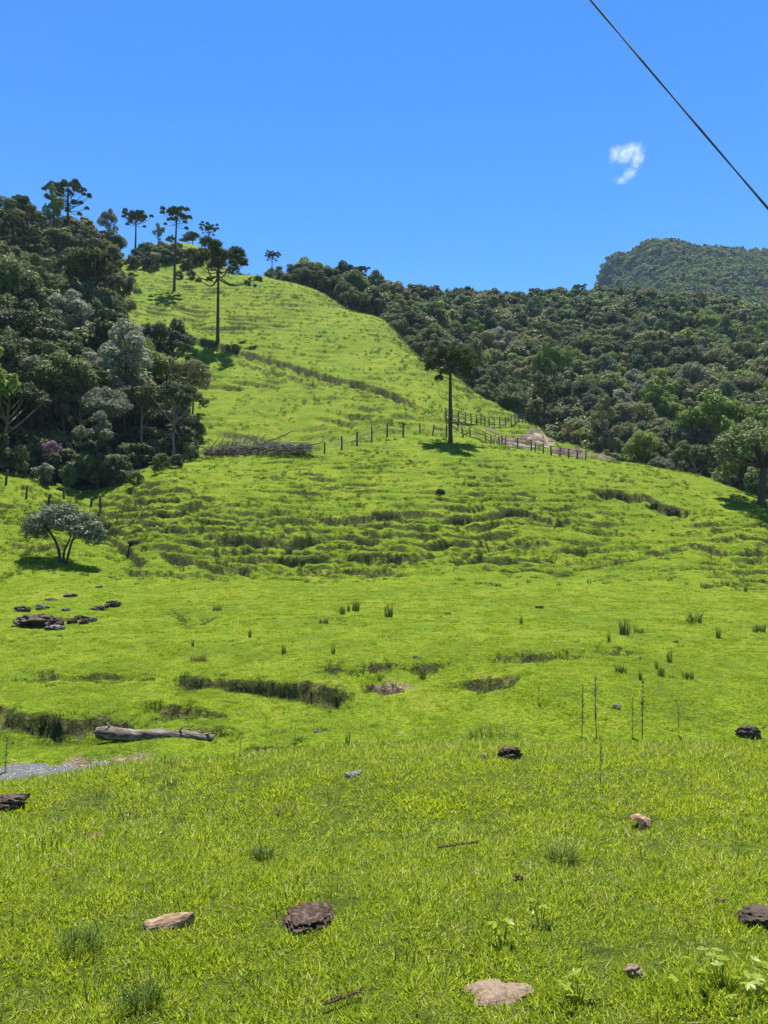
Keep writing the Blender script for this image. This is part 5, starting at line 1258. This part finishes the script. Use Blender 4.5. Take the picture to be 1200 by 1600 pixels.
def leafy_weed(px, py, w, label, seed, n_=14):
    p = at(px, py); u = math.hypot(p.y, p.z - EYE) / F_PX; W_ = w * u; g = np.random.default_rng(seed)
    root = empty('leafy_weed', p, 0, label, 'weed')
    mb = MB(); tips = []
    for k in range(n_):
        a = g.uniform(0, 6.28); r = W_ * 0.5 * math.sqrt(g.uniform(0.02, 1)); z = 0.05 + 0.055 * g.uniform(); e = np.array([r * math.cos(a), r * math.sin(a) * 0.8, z]); tips.append((e, a))
        mb.tube(np.array([[e[0] * 0.2, e[1] * 0.2, 0], [e[0] * 0.7, e[1] * 0.7, z * 0.8], e]), [0.002, 0.0016, 0.001], 4)
    ob('stem', mb.mesh('stem', [M_WEED]), root)
    # trifoliate lobed leaf
    V = [(0, 0, 0)]; F = []
    for s in (-1.0, 0.0, 1.0):
        d = np.array([math.cos(s), math.sin(s), 0.0]); q = np.array([-d[1], d[0], 0]); o = len(V)
        V += [d * 0.35 - q * 0.2, d * 0.75 - q * 0.26, d * 0.8 - q * 0.12 + (0, 0, -.03), d * 1.05 + (0, 0, -.1), d * 0.8 + q * 0.12 + (0, 0, -.03), d * 0.75 + q * 0.26, d * 0.35 + q * 0.2, d * 0.5 + np.array((0, 0, -0.05))]
        c = o + 7; rim = [0] + list(range(o, o + 7)); F += [(rim[i], rim[(i + 1) % 8], c) for i in range(8)]
    leaf = mesh_np('leaf', np.array([np.array(v, float) for v in V]), np.array(F), True, [M_WEED])
    for e, a in tips:
        s = g.uniform(0.022, 0.036); q = ob('leaf', leaf, root, tuple(e)); q.scale = (s, s, s); q.rotation_euler = (g.normal(0, 0.25), g.normal(0, 0.25), a)
leafy_weed(1130, 1550, 130, 'bright yellow green leafy weed in the bottom right corner', 1, 26)
leafy_weed(905, 1570, 50, 'small yellow green weed left of the leafy corner weed', 2, 9)
leafy_weed(785, 1478, 34, 'tiny yellow green weed above the bare soil patch', 3, 7)
leafy_weed(845, 1446, 24, 'tiny yellow weed right of centre in the near grass', 4, 5)

# ------------------------------------------------------------------ overhead cable and the little cloud
def cable():
    a = np.array(pix(921, -2, 7.4)); b = np.array(pix(1202, 328, 6.2)); d = b - a
    t = np.linspace(-4.5, 5.5, 90); path = a + d * t[:, None]; path[:, 2] -= 0.014 * (t * (1 - t))
    mb = MB()
    for k in range(2):
        th = t * 46 + k * math.pi; mb.tube(np.column_stack([path[:, 0] + 0.0045 * np.cos(th), path[:, 1] + 0.0045 * np.sin(th), path[:, 2]]), np.full(90, 0.0065), 6)
    ob('overhead_cable', mb.mesh('overhead_cable', [M_CABLE]), label='dark twisted overhead cable crossing the upper right sky', cat='cable')
cable()

def cloud():
    c = np.array(pix(981, 252, 2600)); u = 2600 / F_PX; g = np.random.default_rng(14)
    mb = MB(); import bmesh
    bm = bmesh.new(); bmesh.ops.create_icosphere(bm, subdivisions=3, radius=1)
    V0 = np.array([v.co[:] for v in bm.verts]); F0 = np.array([[v.index for v in f.verts] for f in bm.faces]); bm.free()
    V = V0 * np.array([40, 22, 42]) * u * (1 + 0.2 * fbm(V0[:, 0] * 1.5, V0[:, 1] + V0[:, 2] * 1.5, 2, 4))[:, None]
    me = mesh_np('cloud', V, F0, True, [])
    m = bpy.data.materials.new('cloud_vapour'); m.use_nodes = True; nt = m.node_tree; nt.nodes.remove(nt.nodes['Principled BSDF'])
    pv = nt.nodes.new('ShaderNodeVolumePrincipled'); pv.inputs['Color'].default_value = (1, 1, 1, 1); pv.inputs['Anisotropy'].default_value = 0.3
    tc = nt.nodes.new('ShaderNodeTexCoord'); mp = nt.nodes.new('ShaderNodeMapping'); mp.inputs['Scale'].default_value = (1 / (40 * u),) * 3; nt.links.new(tc.outputs['Object'], mp.inputs[0])
    nz = nt.nodes.new('ShaderNodeTexNoise'); nz.inputs['Scale'].default_value = 5.2; nz.inputs['Detail'].default_value = 8; nz.inputs['Roughness'].default_value = 0.72; nz.inputs['Distortion'].default_value = 0.7; nt.links.new(mp.outputs[0], nz.inputs['Vector'])
    ln = None
    for (x_, z_, rx, rz_) in ((0.2, 0.5, 0.62, 0.3), (0.35, 0.12, 0.36, 0.6), (-0.5, 0.32, 0.32, 0.42), (-0.1, 0.25, 0.6, 0.4), (0.08, -0.5, 0.4, 0.28), (-0.3, -0.8, 0.45, 0.14)):
        mm = nt.nodes.new('ShaderNodeMapping'); mm.inputs['Location'].default_value = (-x_ / rx, 0, -z_ / rz_); mm.inputs['Scale'].default_value = (1 / rx, 1.6, 1 / rz_); nt.links.new(mp.outputs[0], mm.inputs[0])
        vl = nt.nodes.new('ShaderNodeVectorMath'); vl.operation = 'LENGTH'; nt.links.new(mm.outputs[0], vl.inputs[0])
        f = mathn(nt, 'SUBTRACT', 1.0, vl.outputs['Value']); ln = f if ln is None else mathn(nt, 'MAXIMUM', ln, f)
    dn = mathn(nt, 'MULTIPLY_ADD', ln, 0.36, mathn(nt, 'SUBTRACT', nz.outputs['Fac'], 0.60))
    dn = mathn(nt, 'MULTIPLY', mathn(nt, 'MAXIMUM', dn, 0.0), 0.055)
    nt.links.new(dn, pv.inputs['Density']); nt.links.new(pv.outputs[0], nt.nodes['Material Output'].inputs['Volume'])
    me.materials.append(m)
    ob('cloud', me, None, tuple(c), 'single small wispy white cloud in the blue sky', 'cloud')
cloud()

# ------------------------------------------------------------------ the blue air between here and the mountain
def haze():
    x0, x1, y0, y1, z0, z1 = -1600, 1600, -300, 1500, -12, 420
    V = np.array([(x, y, z) for z in (z0, z1) for y in (y0, y1) for x in (x0, x1)], float)
    Q = np.array([(0, 2, 3, 1), (4, 5, 7, 6), (0, 1, 5, 4), (2, 6, 7, 3), (0, 4, 6, 2), (1, 3, 7, 5)])
    m = bpy.data.materials.new('blue_air'); m.use_nodes = True; nt = m.node_tree; nt.nodes.remove(nt.nodes['Principled BSDF'])
    pv = nt.nodes.new('ShaderNodeVolumePrincipled'); pv.inputs['Color'].default_value = (0.5, 0.75, 1.0, 1); pv.inputs['Density'].default_value = 0.00011; pv.inputs['Anisotropy'].default_value = 0.0
    nt.links.new(pv.outputs[0], nt.nodes['Material Output'].inputs['Volume'])
    ob('haze', mesh_np('haze', V, Q, False, [m]), kind='stuff', label='thin blue haze of the distance')
haze()
